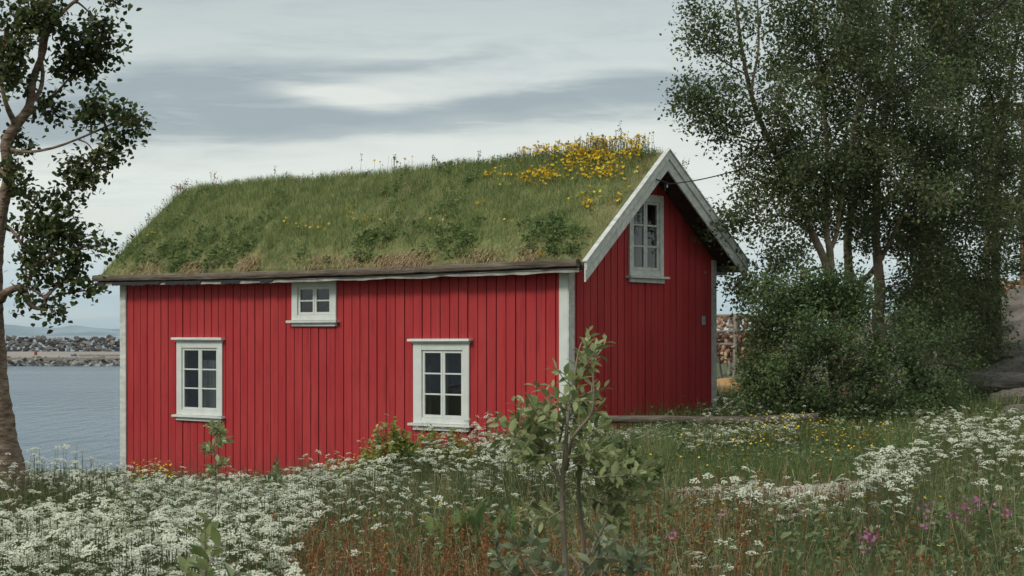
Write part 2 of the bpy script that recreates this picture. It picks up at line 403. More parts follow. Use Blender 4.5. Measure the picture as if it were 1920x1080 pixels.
# ---------------------------------------------------------------- ground, sea
def GH(X, Y):
    X = np.asarray(X, float); Y = np.asarray(Y, float)
    gl = np.interp(Y, [-60, -10, 0, 5, 12, 18, 25, 30, 36, 44, 52], [5, -.6, -1.4, -1.45, -1.72, -2.1, -2.52, -2.72, -3.0, -4.2, -5.2])
    gr = np.interp(Y, [-60, -10, 0, 8, 18, 27, 31, 40, 50, 65, 90, 110], [5, -.6, -1.42, -1.55, -1.57, -1.62, -1.42, -1.3, -1.5, -2.0, -2.4, -5.5])
    w = sstep(X, -3.2, 2.6)
    z = gl * (1 - w) + gr * w
    z = z + sstep(X, 7.0, 13.0) * sstep(Y, 27, 44) * 2.3 + sstep(X, 11, 26) * sstep(Y, 24, 50) * 2.0
    z = z + (fbm(X, Y, 3, .35) - .5) * .28 * sstep(Y, 3, 8) * (1 - sstep(Y, 60, 90))
    # stepped bare rock on the right
    rk = sstep(X, 7.2, 9.0) * sstep(Y, 29, 33)
    z = z + rk * (np.abs(fbm(X * .5, Y, 9, .8) - .5) * 1.0 - .1)
    z = z - 3.5 * sstep(Y, 95, 112) - 4 * sstep(-X, 40, 60) * sstep(Y, 10, 40)
    # little mound round the foot of the near tree
    z = z + .38 * np.exp(-(((X + 4.55) / 1.3) ** 2 + ((Y - 16) / 1.5) ** 2))
    return z
def axis(*seg):
    return np.unique(np.concatenate([np.arange(a, b, st) for a, b, st in seg]))
gx = axis((-70, -14, 2.5), (-14, 16, .3), (16, 90.1, 2.5))
gy = axis((-60, 2, 3), (2, 52, .3), (52, 125, 1.5))
GX, GY = np.meshgrid(gx, gy)
g = MB(); nx = len(gx)
ii, jj = np.meshgrid(np.arange(len(gx) - 1), np.arange(len(gy) - 1)); b0 = (jj * nx + ii).ravel()
V = np.stack([GX, GY, GH(GX, GY)], -1).reshape(-1, 3)
cx = V[b0, 0] + .15; cy = V[b0, 1] + .15
rockm = (sstep(cx, 7.6, 8.6) * sstep(cy, 30, 33) * (cx < 30) * (cy < 60)) > (.35 + .5 * fbm(cx, cy, 21, .7))
fs = np.stack([b0, b0 + 1, b0 + nx + 1, b0 + nx], -1)
g.add(V, fs[~rockm], 0); g.F.append((fs[rockm], 1))
tag(g.build('ground', [M['ground'], M['rock']], smooth=True), kind='structure')

def sheet(name, pts, m, up=.02):
    """a strip laid on the ground: pts = rows of (x, y) pairs"""
    a = np.array(pts, float); r, c = a.shape[:2]
    V = np.dstack([a, GH(a[..., 0], a[..., 1])[..., None] + up]).reshape(-1, 3)
    i, j = np.meshgrid(np.arange(c - 1), np.arange(r - 1)); b = (j * c + i).ravel()
    o = MB().add(V, np.stack([b, b + 1, b + c + 1, b + c], -1)).build(name, m, smooth=True)
    return tag(o, kind='structure')
def path_mid(x): return 17.6 + .12 * (x - 3) + .25 * np.sin(x * .9)
rows = [[(x, path_mid(x) + k * (1.15 + .25 * math.sin(x * 1.7))) for x in np.arange(1.2, 12, .3)] for k in np.linspace(-1, 1, 6)]
sheet('path', rows, M['path'], .03)

s = MB(); q = 14000
s.add([[-q, -200, -4], [q, -200, -4], [q, q, -4], [-q, q, -4]], [[0, 1, 2, 3]])
tag(s.build('sea_water', M['water']), kind='structure')

# distant mountains
mx_ = np.linspace(-6000, 6000, 200); my_ = np.linspace(0, 1, 12)
MX, MY = np.meshgrid(mx_, my_)
hh = 8 + 120 * fbm(MX / 500, MY * 2, 5, 1.7) ** 2.2 * (.30 + .9 * np.exp(-((MX + 2000) / 1100) ** 2) + .5 * np.exp(-((MX - 1500) / 1500) ** 2))
Zm = -4 + hh * np.sin(np.pi * np.clip(MY, 0, 1)) * (.75 + .5 * fbm(MX / 150, MY * 6, 8, 1.0))
nn = len(mx_); i, j = np.meshgrid(np.arange(nn - 1), np.arange(11)); b = (j * nn + i).ravel()
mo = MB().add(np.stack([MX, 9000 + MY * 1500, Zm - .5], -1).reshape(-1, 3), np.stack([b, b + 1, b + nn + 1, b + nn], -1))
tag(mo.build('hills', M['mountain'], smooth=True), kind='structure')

# rocks
def ico(sub=1):
    import bmesh
    bm = bmesh.new(); bmesh.ops.create_icosphere(bm, subdivisions=sub, radius=1)
    v = np.array([x.co[:] for x in bm.verts]); f = np.array([[y.index for y in x.verts] for x in bm.faces]); bm.free()
    return v, f
def rock_shape(sub, amp, seed):
    v, f = ico(sub)
    n = v * (1 + amp * (fbm(v[:, 0] * 1.3 + v[:, 2] + 9, v[:, 1] * 1.3 - v[:, 2] + seed * 3.7 + 9, seed, 1.4) - .5)[:, None] * 2)
    n = np.sign(n) * np.abs(n) ** .8
    return n, f
def hull_rock(seed, n=13):
    import bmesh
    r_ = np.random.default_rng(seed); p = r_.normal(size=(n, 3)); p /= np.linalg.norm(p, axis=1)[:, None]; p *= r_.uniform(.75, 1.1, n)[:, None]
    bm = bmesh.new()
    for q in p: bm.verts.new(q)
    bmesh.ops.convex_hull(bm, input=bm.verts); bm.verts.ensure_lookup_table()
    for k_, v_ in enumerate(bm.verts): v_.index = k_
    v = np.array([x.co[:] for x in bm.verts]); f = np.array([[y.index for y in x.verts] for x in bm.faces]); bm.free(); return v, f
def rubble(name, x0, x1, y0, y1, z0, z1, size, rows, m, label):
    b = MB(); shapes = [hull_rock(k + 3) for k in range(6)]
    for r in range(rows):
        fr = (r + .5) / rows
        xs = np.arange(x0, x1, size * 1.25); xs = xs + rng.normal(0, size * .2, len(xs))
        k = len(xs)
        pos = np.stack([xs, np.full(k, y0 + (y1 - y0) * fr) + rng.normal(0, size * .2, k), np.full(k, z0 + (z1 - z0) * fr) + rng.normal(0, size * .12, k)], -1)
        sc = size * rng.uniform(.55, .95, k)[:, None] * rng.uniform(.8, 1.3, (k, 3)) * np.array([1.1, .9, .75])
        which = rng.integers(0, 6, k)
        for w_ in range(6):
            mk = which == w_
            b.scatter(shapes[w_][0], [(shapes[w_][1], 0)], pos[mk], rotz(rng.uniform(0, 6.3, mk.sum())), sc[mk])
    return tag(b.build(name, m), label, 'breakwater')
rubble('rubble_embankment', -95, 30, 232, 238, -4.2, -3.0, .55, 6, M['rubble2'], 'low pale rubble bank edging the near side of the gravel quay by the water')
rubble('breakwater', -130, 60, 322, 327, -2.9, -.5, .85, 6, M['rubble'], 'dark stone breakwater wall rising behind the gravel quay on the horizon')
qx = MB(); qx.box(-140, 80, 236.5, 336, -6, -2.95)
tag(qx.build('quay_ground', M['gravel']), kind='structure')
# things on the quay
d_ = empty('oil_drum', P(67, 661, 262) * [1, 1, 0] + [0, 0, -2.95])
tag(d_, 'small rust red drum standing on the distant gravel quay', 'drum')
t_ = MB().tube([[0, 0, 0], [0, 0, .62]], .21, 14, cap=True)
for z in (.2, .41): t_.tube([[0, 0, z - .02], [0, 0, z + .02]], .225, 14)
t_.build('drum_shell', M['rust'], d_)
pk = empty('plank_stack', P(190, 668, 250) * [1, 1, 0] + [0, 0, -2.95])
tag(pk, 'long grey pipes and planks lying along the distant quay', 'planks')
b = MB()
for k in range(4): b.box(-3.2, 6 - k * .6, k * .3, k * .3 + .22, .03 + .0 * k, .25, jit=.01)
b.build('planks', M['rackwood'], pk)
bb = MB().box(-4.2, -3.5, 0, .5, 0.01, .24, jit=.02); bb.box(-3.85, -3.6, .1, .4, .24, .36, jit=.02)
tag(bb.build('blue_crate', M['bluepaint']), 'tiny blue crate at the left end of the planks on the distant quay', 'crate')
bpy.data.objects['blue_crate'].location = pk.location

# ---------------------------------------------------------------- the house
HC = (.84, 27.2); HA = R(-40)
LEN, WID = 10.6, 3.87
OH = .5                          # overhang at the gables
RT = 1.85                        # t of the ridge
def zbarge(t): return np.where(np.asarray(t) < RT, 1.08 + .852 * (np.asarray(t) + .25), 2.87 - .736 * (np.asarray(t) - RT))
def H2W(s_, t, z):
    c, s = math.cos(HA), math.sin(HA); x = -np.asarray(s_, float); t = np.asarray(t, float)
    return np.stack(np.broadcast_arrays(HC[0] + c * x - s * t, HC[1] + s * x + c * t, z), -1)
house = empty('turf_roofed_house', (HC[0], HC[1], 0), HA)
tag(house, 'red board-clad house with a flowering turf roof and white trim, beside the water', 'house')
ZB = -2.64

wins = {   # s0, s1 (outer casing), z0, z1, cornice, rows
    'R': (1.93, 3.12, -1.47, -.13), 'L': (7.76, 9.0, -1.50, -.12), 'T': (4.89, 5.96, .19, .93)}
GW = (1.48, 2.40, .87, 2.22)     # gable window: t0, t1, z0, z1
CW = .135                        # casing width
def openings(side):
    if side == 'front': return [(a + CW, b - CW, c + .12, d - .1) for a, b, c, d in wins.values()]
    if side == 'gable': return [(GW[0] + .1, GW[1] - .1, GW[2] + .1, GW[3] - .1)]
    return []
def pieces(a, b, ops, z0, z1f):
    """board from a to b clipped round the openings -> list of (a, b, z0, z1a, z1b)"""
    cuts = sorted({a, b, *[x for o in ops for x in o[:2] if a < x < b]})
    res = []
    for p, q in zip(cuts[:-1], cuts[1:]):
        mid = (p + q) / 2; zt = (float(z1f(p)), float(z1f(q))); hit = [o for o in ops if o[0] < mid < o[1]]
        lo = z0
        for o in sorted(hit, key=lambda o: o[2]):
            res.append((p, q, lo, o[2], o[2])); lo = o[3]
        if lo < min(zt): res.append((p, q, lo, *zt))
    return res
def wall(side, name, board_m, back_m):
    """boards stand on a backing; s or t runs along the wall"""
    L_ = LEN if side in ('front', 'rear') else WID
    top = (lambda a: 1.14) if side == 'front' else (lambda a: 1.22) if side == 'rear' else (lambda a: zbarge(a) - .13)
    ops = openings(side); bo = MB(); bk = MB()
    def put(mb, a, b, z0, za, zb, d0, d1):
        # outward depth d0..d1 from the wall line
        def pt(a_, d, z):
            if side == 'front': return [-a_, -d, z]
            if side == 'rear': return [-a_, WID + d, z]
            if side == 'gable': return [d, a_, z]
            return [-LEN - d, a_, z]
        V = [pt(a, d0, z0), pt(b, d0, z0), pt(b, d0, zb), pt(a, d0, za), pt(a, d1, z0), pt(b, d1, z0), pt(b, d1, zb), pt(a, d1, za)]
        Fc = [[0, 1, 2, 3], [7, 6, 5, 4], [0, 4, 5, 1], [1, 5, 6, 2], [2, 6, 7, 3], [3, 7, 4, 0]]
        mb.add(V, Fc)
    a = 0.0
    while a < L_ - .01:
        w = min(rng.uniform(.165, .19) if side != 'front' else rng.uniform(.185, .21), L_ - a)
        if L_ - a - w < .08: w = L_ - a
        dd = .030 + rng.uniform(-.005, .004)
        e0, e1 = a + .0095, a + w - .0095
        z0 = ZB + rng.uniform(-.015, .02)
        segs = [(e0, e1)]
        if side in ('gable', 'back') and e0 < RT < e1: segs = [(e0, RT), (RT, e1)]
        for q0, q1 in segs:
            for pc in pieces(q0, q1, ops, z0, top): put(bo, *pc[:2], pc[2], pc[3], pc[4], 0.002, dd)
        # narrow under-lap ridge on each joint, slightly proud: catches a thin light line
        a += w
    segs = [(0, RT), (RT, L_)] if side in ('gable', 'back') else [(0, L_)]
    for q0, q1 in segs:
        for pc in pieces(q0, q1, ops, ZB, top): put(bk, *pc[:2], pc[2], pc[3], pc[4], -.09, 0)
    w_ = bo.build(name, board_m, house); bk.build('wall_backing', back_m, w_)
    return w_
wall('front', 'long_wall', M['red'], M['redback'])
wall('gable', 'gable_wall', M['red'], M['redback'])
wall('rear', 'rear_wall', M['red'], M['redback'])
wall('back', 'far_gable_wall', M['red'], M['redback'])
# foundation of rough stones, floor and loft inside
fb = MB(); v1, f1 = rock_shape(2, .3, 3)
for s_ in np.arange(0, LEN, .42):
    fb.scatter(v1, [(f1, 0)], np.array([[-s_ - rng.uniform(0, .1), .12, ZB - .12 + rng.normal(0, .02)]]), rotz(rng.uniform(0, 6, 1)), np.array([[.26, .22, .17]]) * rng.uniform(.85, 1.15))
fb.box(-LEN + .05, -.05, .2, WID - .05, ZB - .6, ZB - .005)
fb.build('foundation', M['stone'], house)
ib = MB(); ib.box(-LEN + .1, -.1, .1, WID - .1, ZB, ZB + .05); ib.box(-LEN + .1, -.1, .1, WID - .1, .02, .08)
ib.box(-LEN + .1, -.1, 2.2, 2.26, ZB + .06, 0.0); ib.box(-3.6, -3.54, .12, WID - .12, .09, 1.2)
ib.build('interior', M['interior'], house)
# corner boards
cb = MB(); cb.box(-.13, .034, -.052, -.03, ZB - .02, 1.1); cb.build('corner_board', M['white'], house)
cb = MB(); cb.box(.031, .055, -.05, .09, ZB - .02, 1.1); cb.build('corner_board', M['whiteold'], house)
cb = MB(); cb.box(-LEN - .05, -LEN + .13, -.058, -.034, ZB - .02, 1.1, jit=.004); cb.build('corner_board', M['whiteold'], house)
cb = MB(); cb.box(.034, .058, WID - .07, WID + .05, ZB - .02, 1.24); cb.box(-.12, .033, WID + .03, WID + .055, ZB, 1.1); cb.build('corner_board', M['whiteold'], house)

# windows -------------------------------------------------------
def window(kind):
    """built flat: a along the wall, outward = d; returned under the house"""
    if kind == 'G': a0, a1, z0, z1 = GW; pt = lambda a, d, z: (d, a, z)
    else: a0, a1, z0, z1 = wins[kind]; pt = lambda a, d, z: (-a, -d, z)
    def bx(mb, a, b, d0, d1, zz0, zz1, jit=.0012):
        p, q = pt(a, d0, zz0), pt(b, d1, zz1)
        mb.box(min(p[0], q[0]), max(p[0], q[0]), min(p[1], q[1]), max(p[1], q[1]), min(p[2], q[2]), max(p[2], q[2]), jit=jit)
    cw = CW if kind != 'G' else .10
    wm = M['white'] if kind != 'G' else M['whiteold']
    cs = MB()
    wl = cw + (.045 if kind in 'R' else 0)   # the left casing is a little wider (s grows to the left)
    bx(cs, a0, a0 + cw, .036, .062, z0 + .06, z1); bx(cs, a1 - wl, a1, .036, .062, z0 + .06, z1)
    bx(cs, a0 + cw, a1 - wl, .036, .059, z1 - .11, z1 - .002); bx(cs, a0 + cw, a1 - wl, .036, .059, z0 + .06, z0 + .15)
    # reveal
    for u0, u1 in ((a0 + cw - .02, a0 + cw + .002), (a1 - wl - .002, a1 - wl + .02)): bx(cs, u0, u1, -.09, .035, z0 + .12, z1 - .1, 0)
    bx(cs, a0 + cw, a1 - wl, -.09, .035, z1 - .112, z1 - .09, 0); bx(cs, a0 + cw, a1 - wl, -.09, .035, z0 + .13, z0 + .152, 0)
    w_ = cs.build('window', wm, house)
    sl = MB(); bx(sl, a0 - .07, a1 + .07, .03, .13, z0 + .02, z0 + .055, .003); bx(sl, a0 - .0, a1 + .0, .03, .075, z0 - .045, z0 + .018, .003)
    sl.build('sill', wm, w_)
    if kind in 'RL':
        co = MB(); bx(co, a0 - .06, a1 + .07, .03, .13, z1 + .035, z1 + .075, .004); bx(co, a0 - .02, a1 + .02, .03, .085, z1 + .003, z1 + .033, .002)
        co.build('cornice', wm, w_)
    # two casements
    i0, i1, y0, y1 = a0 + cw + .004, a1 - wl - .004, z0 + .155, z1 - .114
    mid = (i0 + i1) / 2; rows = 2 if kind == 'T' else 3; fw = .042
    for k, (c0, c1) in enumerate(((i0, mid - .003), (mid + .003, i1))):
        fr = MB(); dz0, dz1 = .0, .034
        bx(fr, c0, c0 + fw, dz0, dz1, y0, y1, 0); bx(fr, c1 - fw, c1, dz0, dz1, y0, y1, 0)
        bx(fr, c0 + fw, c1 - fw, dz0, dz1, y0, y0 + fw, 0); bx(fr, c0 + fw, c1 - fw, dz0, dz1, y1 - fw, y1, 0)
        for r in range(1, rows):
            zz = y0 + fw + (y1 - y0 - 2 * fw) * r / rows; bx(fr, c0 + fw, c1 - fw, dz0 + .004, dz1 - .006, zz - .012, zz + .012, 0)
        fr.build('casement', wm, w_)
        gl = MB(); gl.add([pt(c0 + fw - .002, .013, y0 + fw), pt(c1 - fw + .002, .013, y0 + fw), pt(c1 - fw + .002, .013, y1 - fw), pt(c0 + fw - .002, .013, y1 - fw)], [[0, 1, 2, 3]] if kind == 'G' else [[3, 2, 1, 0]])
        gl.build('pane', M['glass'], w_)
    # curtains
    def curtain(c0, c1, zz0, zz1):
        n = 26; a = np.linspace(c0, c1, n); dep = -.14 + .018 * np.sin(np.arange(n) * 1.3)
        top = np.array([pt(x, y, zz1) for x, y in zip(a, dep)]); bot = np.array([pt(x, y * 1.05, zz0) for x, y in zip(a, dep)])
        i = np.arange(n - 1)
        MB().add(np.vstack([top, bot]), np.stack([i, i + 1, n + i + 1, n + i], -1)).build('curtain', M['curtain'], w_)
    if kind == 'L': curtain(i0 + .08, mid + .10, y0, y1 - .22)
    if kind == 'R': curtain(i1 - .02, i1 + .2, y0, y1 - .24); curtain(mid + .04, mid + .15, y0, y1)
    if kind == 'G': curtain(mid - .02, mid + .2, y0, y1)
    return w_
w_ = window('L'); w_['label'] = 'six-pane window at the far left of the long wall, curtain in its right half'
w_ = window('R'); w_['label'] = 'six-pane window of the long wall nearest the house corner, above the weeds'
w_ = window('T'); w_['label'] = 'small four-pane window tucked under the eave'
w_ = window('G'); w_['label'] = 'weathered six-pane window high in the gable'

# roof ------------------------------------------------------------
S0, S1 = -OH, LEN + .45
rf = MB()
TF, TB = -.25, WID + .25
def sl_poly(t0, t1, up0, up1):
    return [(t0, float(zbarge(t0)) + up0), (t1, float(zbarge(t1)) + up0), (t1, float(zbarge(t1)) + up1), (t0, float(zbarge(t0)) + up1)]
for t0, t1 in ((TF, RT), (RT, TB)):
    zz = [(t0, float(zbarge(t0)) - .12), (t1, float(zbarge(t1)) - .12), (t1, float(zbarge(t1)) - .07), (t0, float(zbarge(t0)) - .07)]
    rf.prism([(-S0 - .03, t, z) for t, z in zz], (-(S1 - S0) + .05, 0, 0))
rf.build('roof_deck', M['darkwood'], house)
# sod as a rounded heightfield over (s, t)
sv = np.unique(np.concatenate([np.linspace(S0 + .03, S0 + .6, 8), np.linspace(S0 + .6, S1 - 1.2, 90), np.linspace(S1 - 1.2, S1, 16)]))
tv = np.unique(np.concatenate([np.linspace(TF + .02, TB - .02, 60), [RT]]))
def sodz(s_, t):
    s_ = np.asarray(s_, float); t = np.asarray(t, float)
    a = np.clip(np.where(t < RT, (t - TF) / (RT - TF), (TB - t) / (TB - RT)), 0, 1)
    th = .10 + .13 * np.sin(np.pi * a ** .8) ** .8 + .05 * (fbm(s_, t, 13, 1.6) - .5) * 2 + .10 * (fbm(s_ + 3, t, 15, .5) - .5)
    th = th - .05 * np.exp(-((t - RT) / .18) ** 2)
    e0 = sstep(s_, S0, S0 + .5); e1 = 1 - sstep(s_, S1 - .9, S1 + .15)
    ev = sstep(a, -.02, .12)
    th = th * (.30 + .70 * e0) * (.32 + .68 * e1) * (.55 + .45 * ev) + .02
    return zbarge(t) - .06 + th
SS, TT = np.meshgrid(sv, tv); ZZ = sodz(SS, TT); ns_ = len(sv)
i, j = np.meshgrid(np.arange(ns_ - 1), np.arange(len(tv) - 1)); b = (j * ns_ + i).ravel()
sb = MB().add(np.stack([-SS, TT, ZZ], -1).reshape(-1, 3), np.stack([b, b + 1, b + ns_ + 1, b + ns_], -1))
def skirt(s_, t):
    n = len(s_); up_ = np.stack([-s_, t, sodz(s_, t)], -1); dn = np.stack([-s_, t, zbarge(t) - .068], -1); i = np.arange(n - 1)
    sb.add(np.vstack([up_, dn]), np.stack([i, i + 1, n + i + 1, n + i], -1))
skirt(sv, np.full(ns_, tv[0])); skirt(sv, np.full(ns_, tv[-1]))
skirt(np.full(len(tv), sv[0]), tv); skirt(np.full(len(tv), sv[-1]), tv)
sod = sb.build('turf', M['sod'], house, smooth=True)

# barge boards: near gable and far gable, two layers each
def barge(x, d, t0, t1, drop0, name='barge_board'):
    bo = MB()
    def board(up, lo, th, x_, cut0=0):
        # quad in the (t, z) plane between barge-top offsets up and lo
        pts = [(t0, float(zbarge(t0)) + up), (t1, float(zbarge(t1)) + up), (t1, float(zbarge(t1)) + lo), (t0, float(zbarge(t0)) + lo)]
        bo.prism([(x_, t, z) for t, z in pts], (th * d, 0, 0))
    board(.0, -drop0, .028, x)
    board(.012, -.125, .022, x + .030 * d)
    return bo.build(name, M['whiteold'], house)
barge(OH, 1, TF, RT, .30); barge(OH, 1, RT, TB, .30)
barge(LEN + .45 - 0, 1, 0, 0, 0) if False else None
for tt in ((TF, RT), (RT, TB)):
    bo = MB(); t0, t1 = tt
    pts = [(t0, float(zbarge(t0))), (t1, float(zbarge(t1))), (t1, float(zbarge(t1)) - .28), (t0, float(zbarge(t0)) - .28)]
    bo.prism([(-S1, t, z) for t, z in pts], (-.03, 0, 0)); bo.build('barge_board', M['whiteold'], house)
# weathered capping board on top of the near barge boards
for t0, t1 in ((TF - .02, RT), (RT, TB + .02)):
    bo = MB(); pts = [(t0, float(zbarge(t0)) + .014), (t1, float(zbarge(t1)) + .014), (t1, float(zbarge(t1)) + .034), (t0, float(zbarge(t0)) + .034)]
    bo.prism([(OH - .02, t, z) for t, z in pts], (.09, 0, 0)); bo.build('capping_board', M['whiteold'], house)
# eave log, bark strip below it, gutter-side boards
for side, t_e, sg in (('f', TF, -1), ('b', TB, 1)):
    ze = float(zbarge(t_e))
    sx = np.linspace(S0 + .06, S1 + .03, 60)
    lg = MB(); k = len(sx)
    n = 10; th = np.arange(n) * 2 * np.pi / n
    sag = .035 * np.sin(sx / 11 * np.pi) * -1
    V = np.stack([np.repeat(-sx[:, None], n, 1),
                  t_e + sg * .07 + .055 * np.cos(th)[None] * (1 + rng.normal(0, .06, (k, 1))) + 0 * sx[:, None],
                  ze - .02 + (.062 * np.sign(np.sin(th)) * np.abs(np.sin(th)) ** .6)[None] * (1 + rng.normal(0, .07, (k, 1))) + sag[:, None]], -1).reshape(-1, 3)
    i = np.arange(k - 1)[:, None] * n; j = np.arange(n)[None]; j2 = (j + 1) % n
    lg.add(V, np.stack([i + j, i + j2, i + n + j2, i + n + j], -1).reshape(-1, 4))
    lg.add(V[:n], [list(range(n))[::-1]]); lg.add(V[-n:], [list(range(n))])
    lg.build('eave_log', M['log'], house)
    st = MB(); sx = np.linspace(S0 + .04, S1, 150)
    wob = .010 * vnoise(sx, sx * 0, 4, 5) + .018 * (vnoise(sx, sx * 0, 6, 2.2) - .5)
    zt = ze - .10 + sag[0] + -.03 * np.sin(sx / 11 * np.pi); zb_ = zt - .048 - .02 * vnoise(sx, sx * 0 + 3, 5, 3.5) - wob
    y_ = t_e + sg * (.055 + .02 * vnoise(sx, sx * 0, 8, 4))
    k = len(sx); i = np.arange(k - 1)
    A = np.stack([-sx, y_, zt], -1); B = np.stack([-sx, y_ + sg * .012, zb_], -1); Cc = B + [0, -sg * .02, .004]; D = A + [0, -sg * .3, .12]
    Cc2 = np.stack([-sx, np.full(k, t_e - sg * .2), zb_ + .10], -1)
    V = np.vstack([A, B, Cc2]); fcs = np.stack([i, i + 1, k + i + 1, k + i], -1)
    st.add(V, np.vstack([fcs, fcs + k]))
    # dark torn gaps in the strip are pieces of tar paper hanging below
    st.build('eave_bark_strip', M['barkstrip'], house)
    if side == 'f':
        tp = MB(); sx = np.linspace(S0 + .05, S1 - .02, 420); k = len(sx); i = np.arange(k - 1)
        hang = np.where(vnoise(sx, sx * 0 + 7, 3, 3.2) > np.interp(sx, [0, 5.5, 6.5, 11], [.86, .80, .45, .40]), rng.uniform(.03, .075, k), 0)
        zc = ze - .100 - .03 * np.sin(sx / 11 * math.pi) + 0 * sx
        yy_ = np.full(k, TF - .086)
        tp.add(np.vstack([np.stack([-sx, yy_, zc + .004], -1), np.stack([-sx, yy_ - .012, zc - .004 - hang], -1)]), np.stack([i, i + 1, k + i + 1, k + i], -1))
        tp.build('tar_paper', M['cable'], house)
# gable wall header under the right eave
bo = MB().box(-.3, .03, WID + .06, WID + .42, 1.0, 1.05); bo.build('eave_bracket', M['whiteold'], house)
# number plate
px0 = 3.52
pl = MB().box(.036, .045, px0, px0 + .085, .165, .315)
pl.build('number_plate', M['plate'], house)
dg = MB()
def digit2(y, z, w, h, t):
    for a in ((0, w, h - t, h), (w - t, w, h / 2, h - t), (0, w, h / 2 - t / 2, h / 2 + t / 2), (0, t, t, h / 2), (0, w, 0, t)):
        dg.box(.0455, .0475, y + a[0], y + a[1], z + a[2], z + a[3])
digit2(px0 + .012, .20, .027, .075, .007); digit2(px0 + .046, .20, .027, .075, .007)
dg.box(.0455, .0475, px0 + .003, px0 + .082, .300, .311); dg.box(.0455, .0475, px0 + .003, px0 + .082, .168, .177)
dg.build('house_number', M['plateblue'], bpy.data.objects['number_plate'])
# cable bracket with insulators on the near barge board
br = MB(); q0 = np.array([OH + .06, 1.62, 2.36])
br.tube([q0 + [0, -.13, .04], q0 + [0.02, .16, 0.0]], .012, 6); br.tube([q0 + [0, .1, 0], q0 + [0, .1, -.13]], .012, 6)
br.tube([q0 + [0, .16, -.02], q0 + [0, .16, -.07]], .012, 8, 1)
br.build('cable_bracket', [M['cable'], M['porcelain']], house)

def rayroof(px, py, up=0.0):
    """point on the front roof slope seen at (px, py): returns s, t"""
    qx, qz = (px - 960) / F, (HOR - py) / F
    c, s = math.cos(HA), math.sin(HA)
    # world = d*(qx,1,qz); local x = c*(X-hx)+s*(Y-hy); t = -s*(X-hx)+c*(Y-hy)
    k, z0 = .852, 1.08 + .852 * .25 + up
    a = -s * qx + c; t0 = s * HC[0] - c * HC[1]
    d = (z0 + k * t0) / (qz - k * a)
    X_, Y_ = d * qx - HC[0], d - HC[1]
    return -(c * X_ + s * Y_), -s * X_ + c * Y_

# ---------------------------------------------------------------- blades and flowers
def blades(mb, pos, h, w, lean=.35, m=0, bend=.5, seg=3):
    k = len(pos)
    if k == 0: return
    a = rng.uniform(0, 2 * np.pi, k); fx, fy = np.cos(a), np.sin(a)
    ln = np.abs(rng.normal(0, lean, k)) + .05; b2 = rng.uniform(0, 2 * np.pi, k)
    lx, ly = np.cos(b2) * ln, np.sin(b2) * ln
    V = []
    for q in range(seg):
        f = q / seg; ww = w * (1 - f * .55) * .5
        off = (f * (1 - bend) + bend * f * f)
        c = pos + np.stack([lx * h * off, ly * h * off, h * f * (1 - .25 * f * ln)], -1)
        d = np.stack([fx * ww, fy * ww, np.zeros(k)], -1)
        V += [c - d, c + d]
    V.append(pos + np.stack([lx * h, ly * h, h * (1 - .25 * ln)], -1))
    V = np.stack(V, 1); nv = 2 * seg + 1; off = (np.arange(k) * nv)[:, None] + mb.n
    mb.V.append(V.reshape(-1, 3)); mb.n += k * nv
    qd = np.vstack([off + np.array([[2 * q, 2 * q + 1, 2 * q + 3, 2 * q + 2]]) for q in range(seg - 1)])
    mb.F.append((qd, m)); mb.F.append((off + np.array([[2 * seg - 2, 2 * seg - 1, 2 * seg]]), m))
def stems(mb, p0, p1, w, m=0):
    """thin three-sided stems"""
    k = len(p0)
    if k == 0: return
    V = []
    for q in range(3):
        o = np.array([math.cos(q * 2.094), math.sin(q * 2.094), 0])
        ww = np.broadcast_to(np.asarray(w, float), (k,))[:, None]
        V += [p0 + o * ww, p1 + o * ww * .7]
    V = np.stack(V, 1); off = (np.arange(k) * 6)[:, None] + mb.n
    mb.V.append(V.reshape(-1, 3)); mb.n += 6 * k
    for q in range(3):
        a, b = 2 * q, 2 * ((q + 1) % 3); mb.F.append((off + np.array([[a, b, b + 1, a + 1]]), m))

LEAF_V = np.array([[0, 0, 0], [-.30, .30, .07], [-.30, .62, .05], [0, 1, -.06], [.30, .62, .05], [.30, .30, .07], [0, .45, 0]])
LEAF_F = [[0, 6, 1], [1, 6, 2], [2, 6, 3], [3, 6, 4], [4, 6, 5], [5, 6, 0]]
QL_V = np.array([[0, 0, 0], [-.34, .45, .08], [0, 1, -.03], [.34, .45, .08]])
QL_F = [[0, 2, 1], [0, 3, 2]]
LONG_V = np.array([[0, 0, 0], [-.14, .25, .05], [-.19, .55, .04], [-.10, .82, -.02], [0, 1, -.10], [.10, .82, -.02], [.19, .55, .04], [.14, .25, .05],
                   [0, .25, 0], [0, .55, -.01], [0, .82, -.06]])
LONG_F = [[0, 8, 1], [0, 7, 8], [1, 8, 9], [1, 9, 2], [8, 7, 6], [8, 6, 9], [2, 9, 10], [2, 10, 3], [9, 6, 5], [9, 5, 10], [3, 10, 4], [10, 5, 4]]

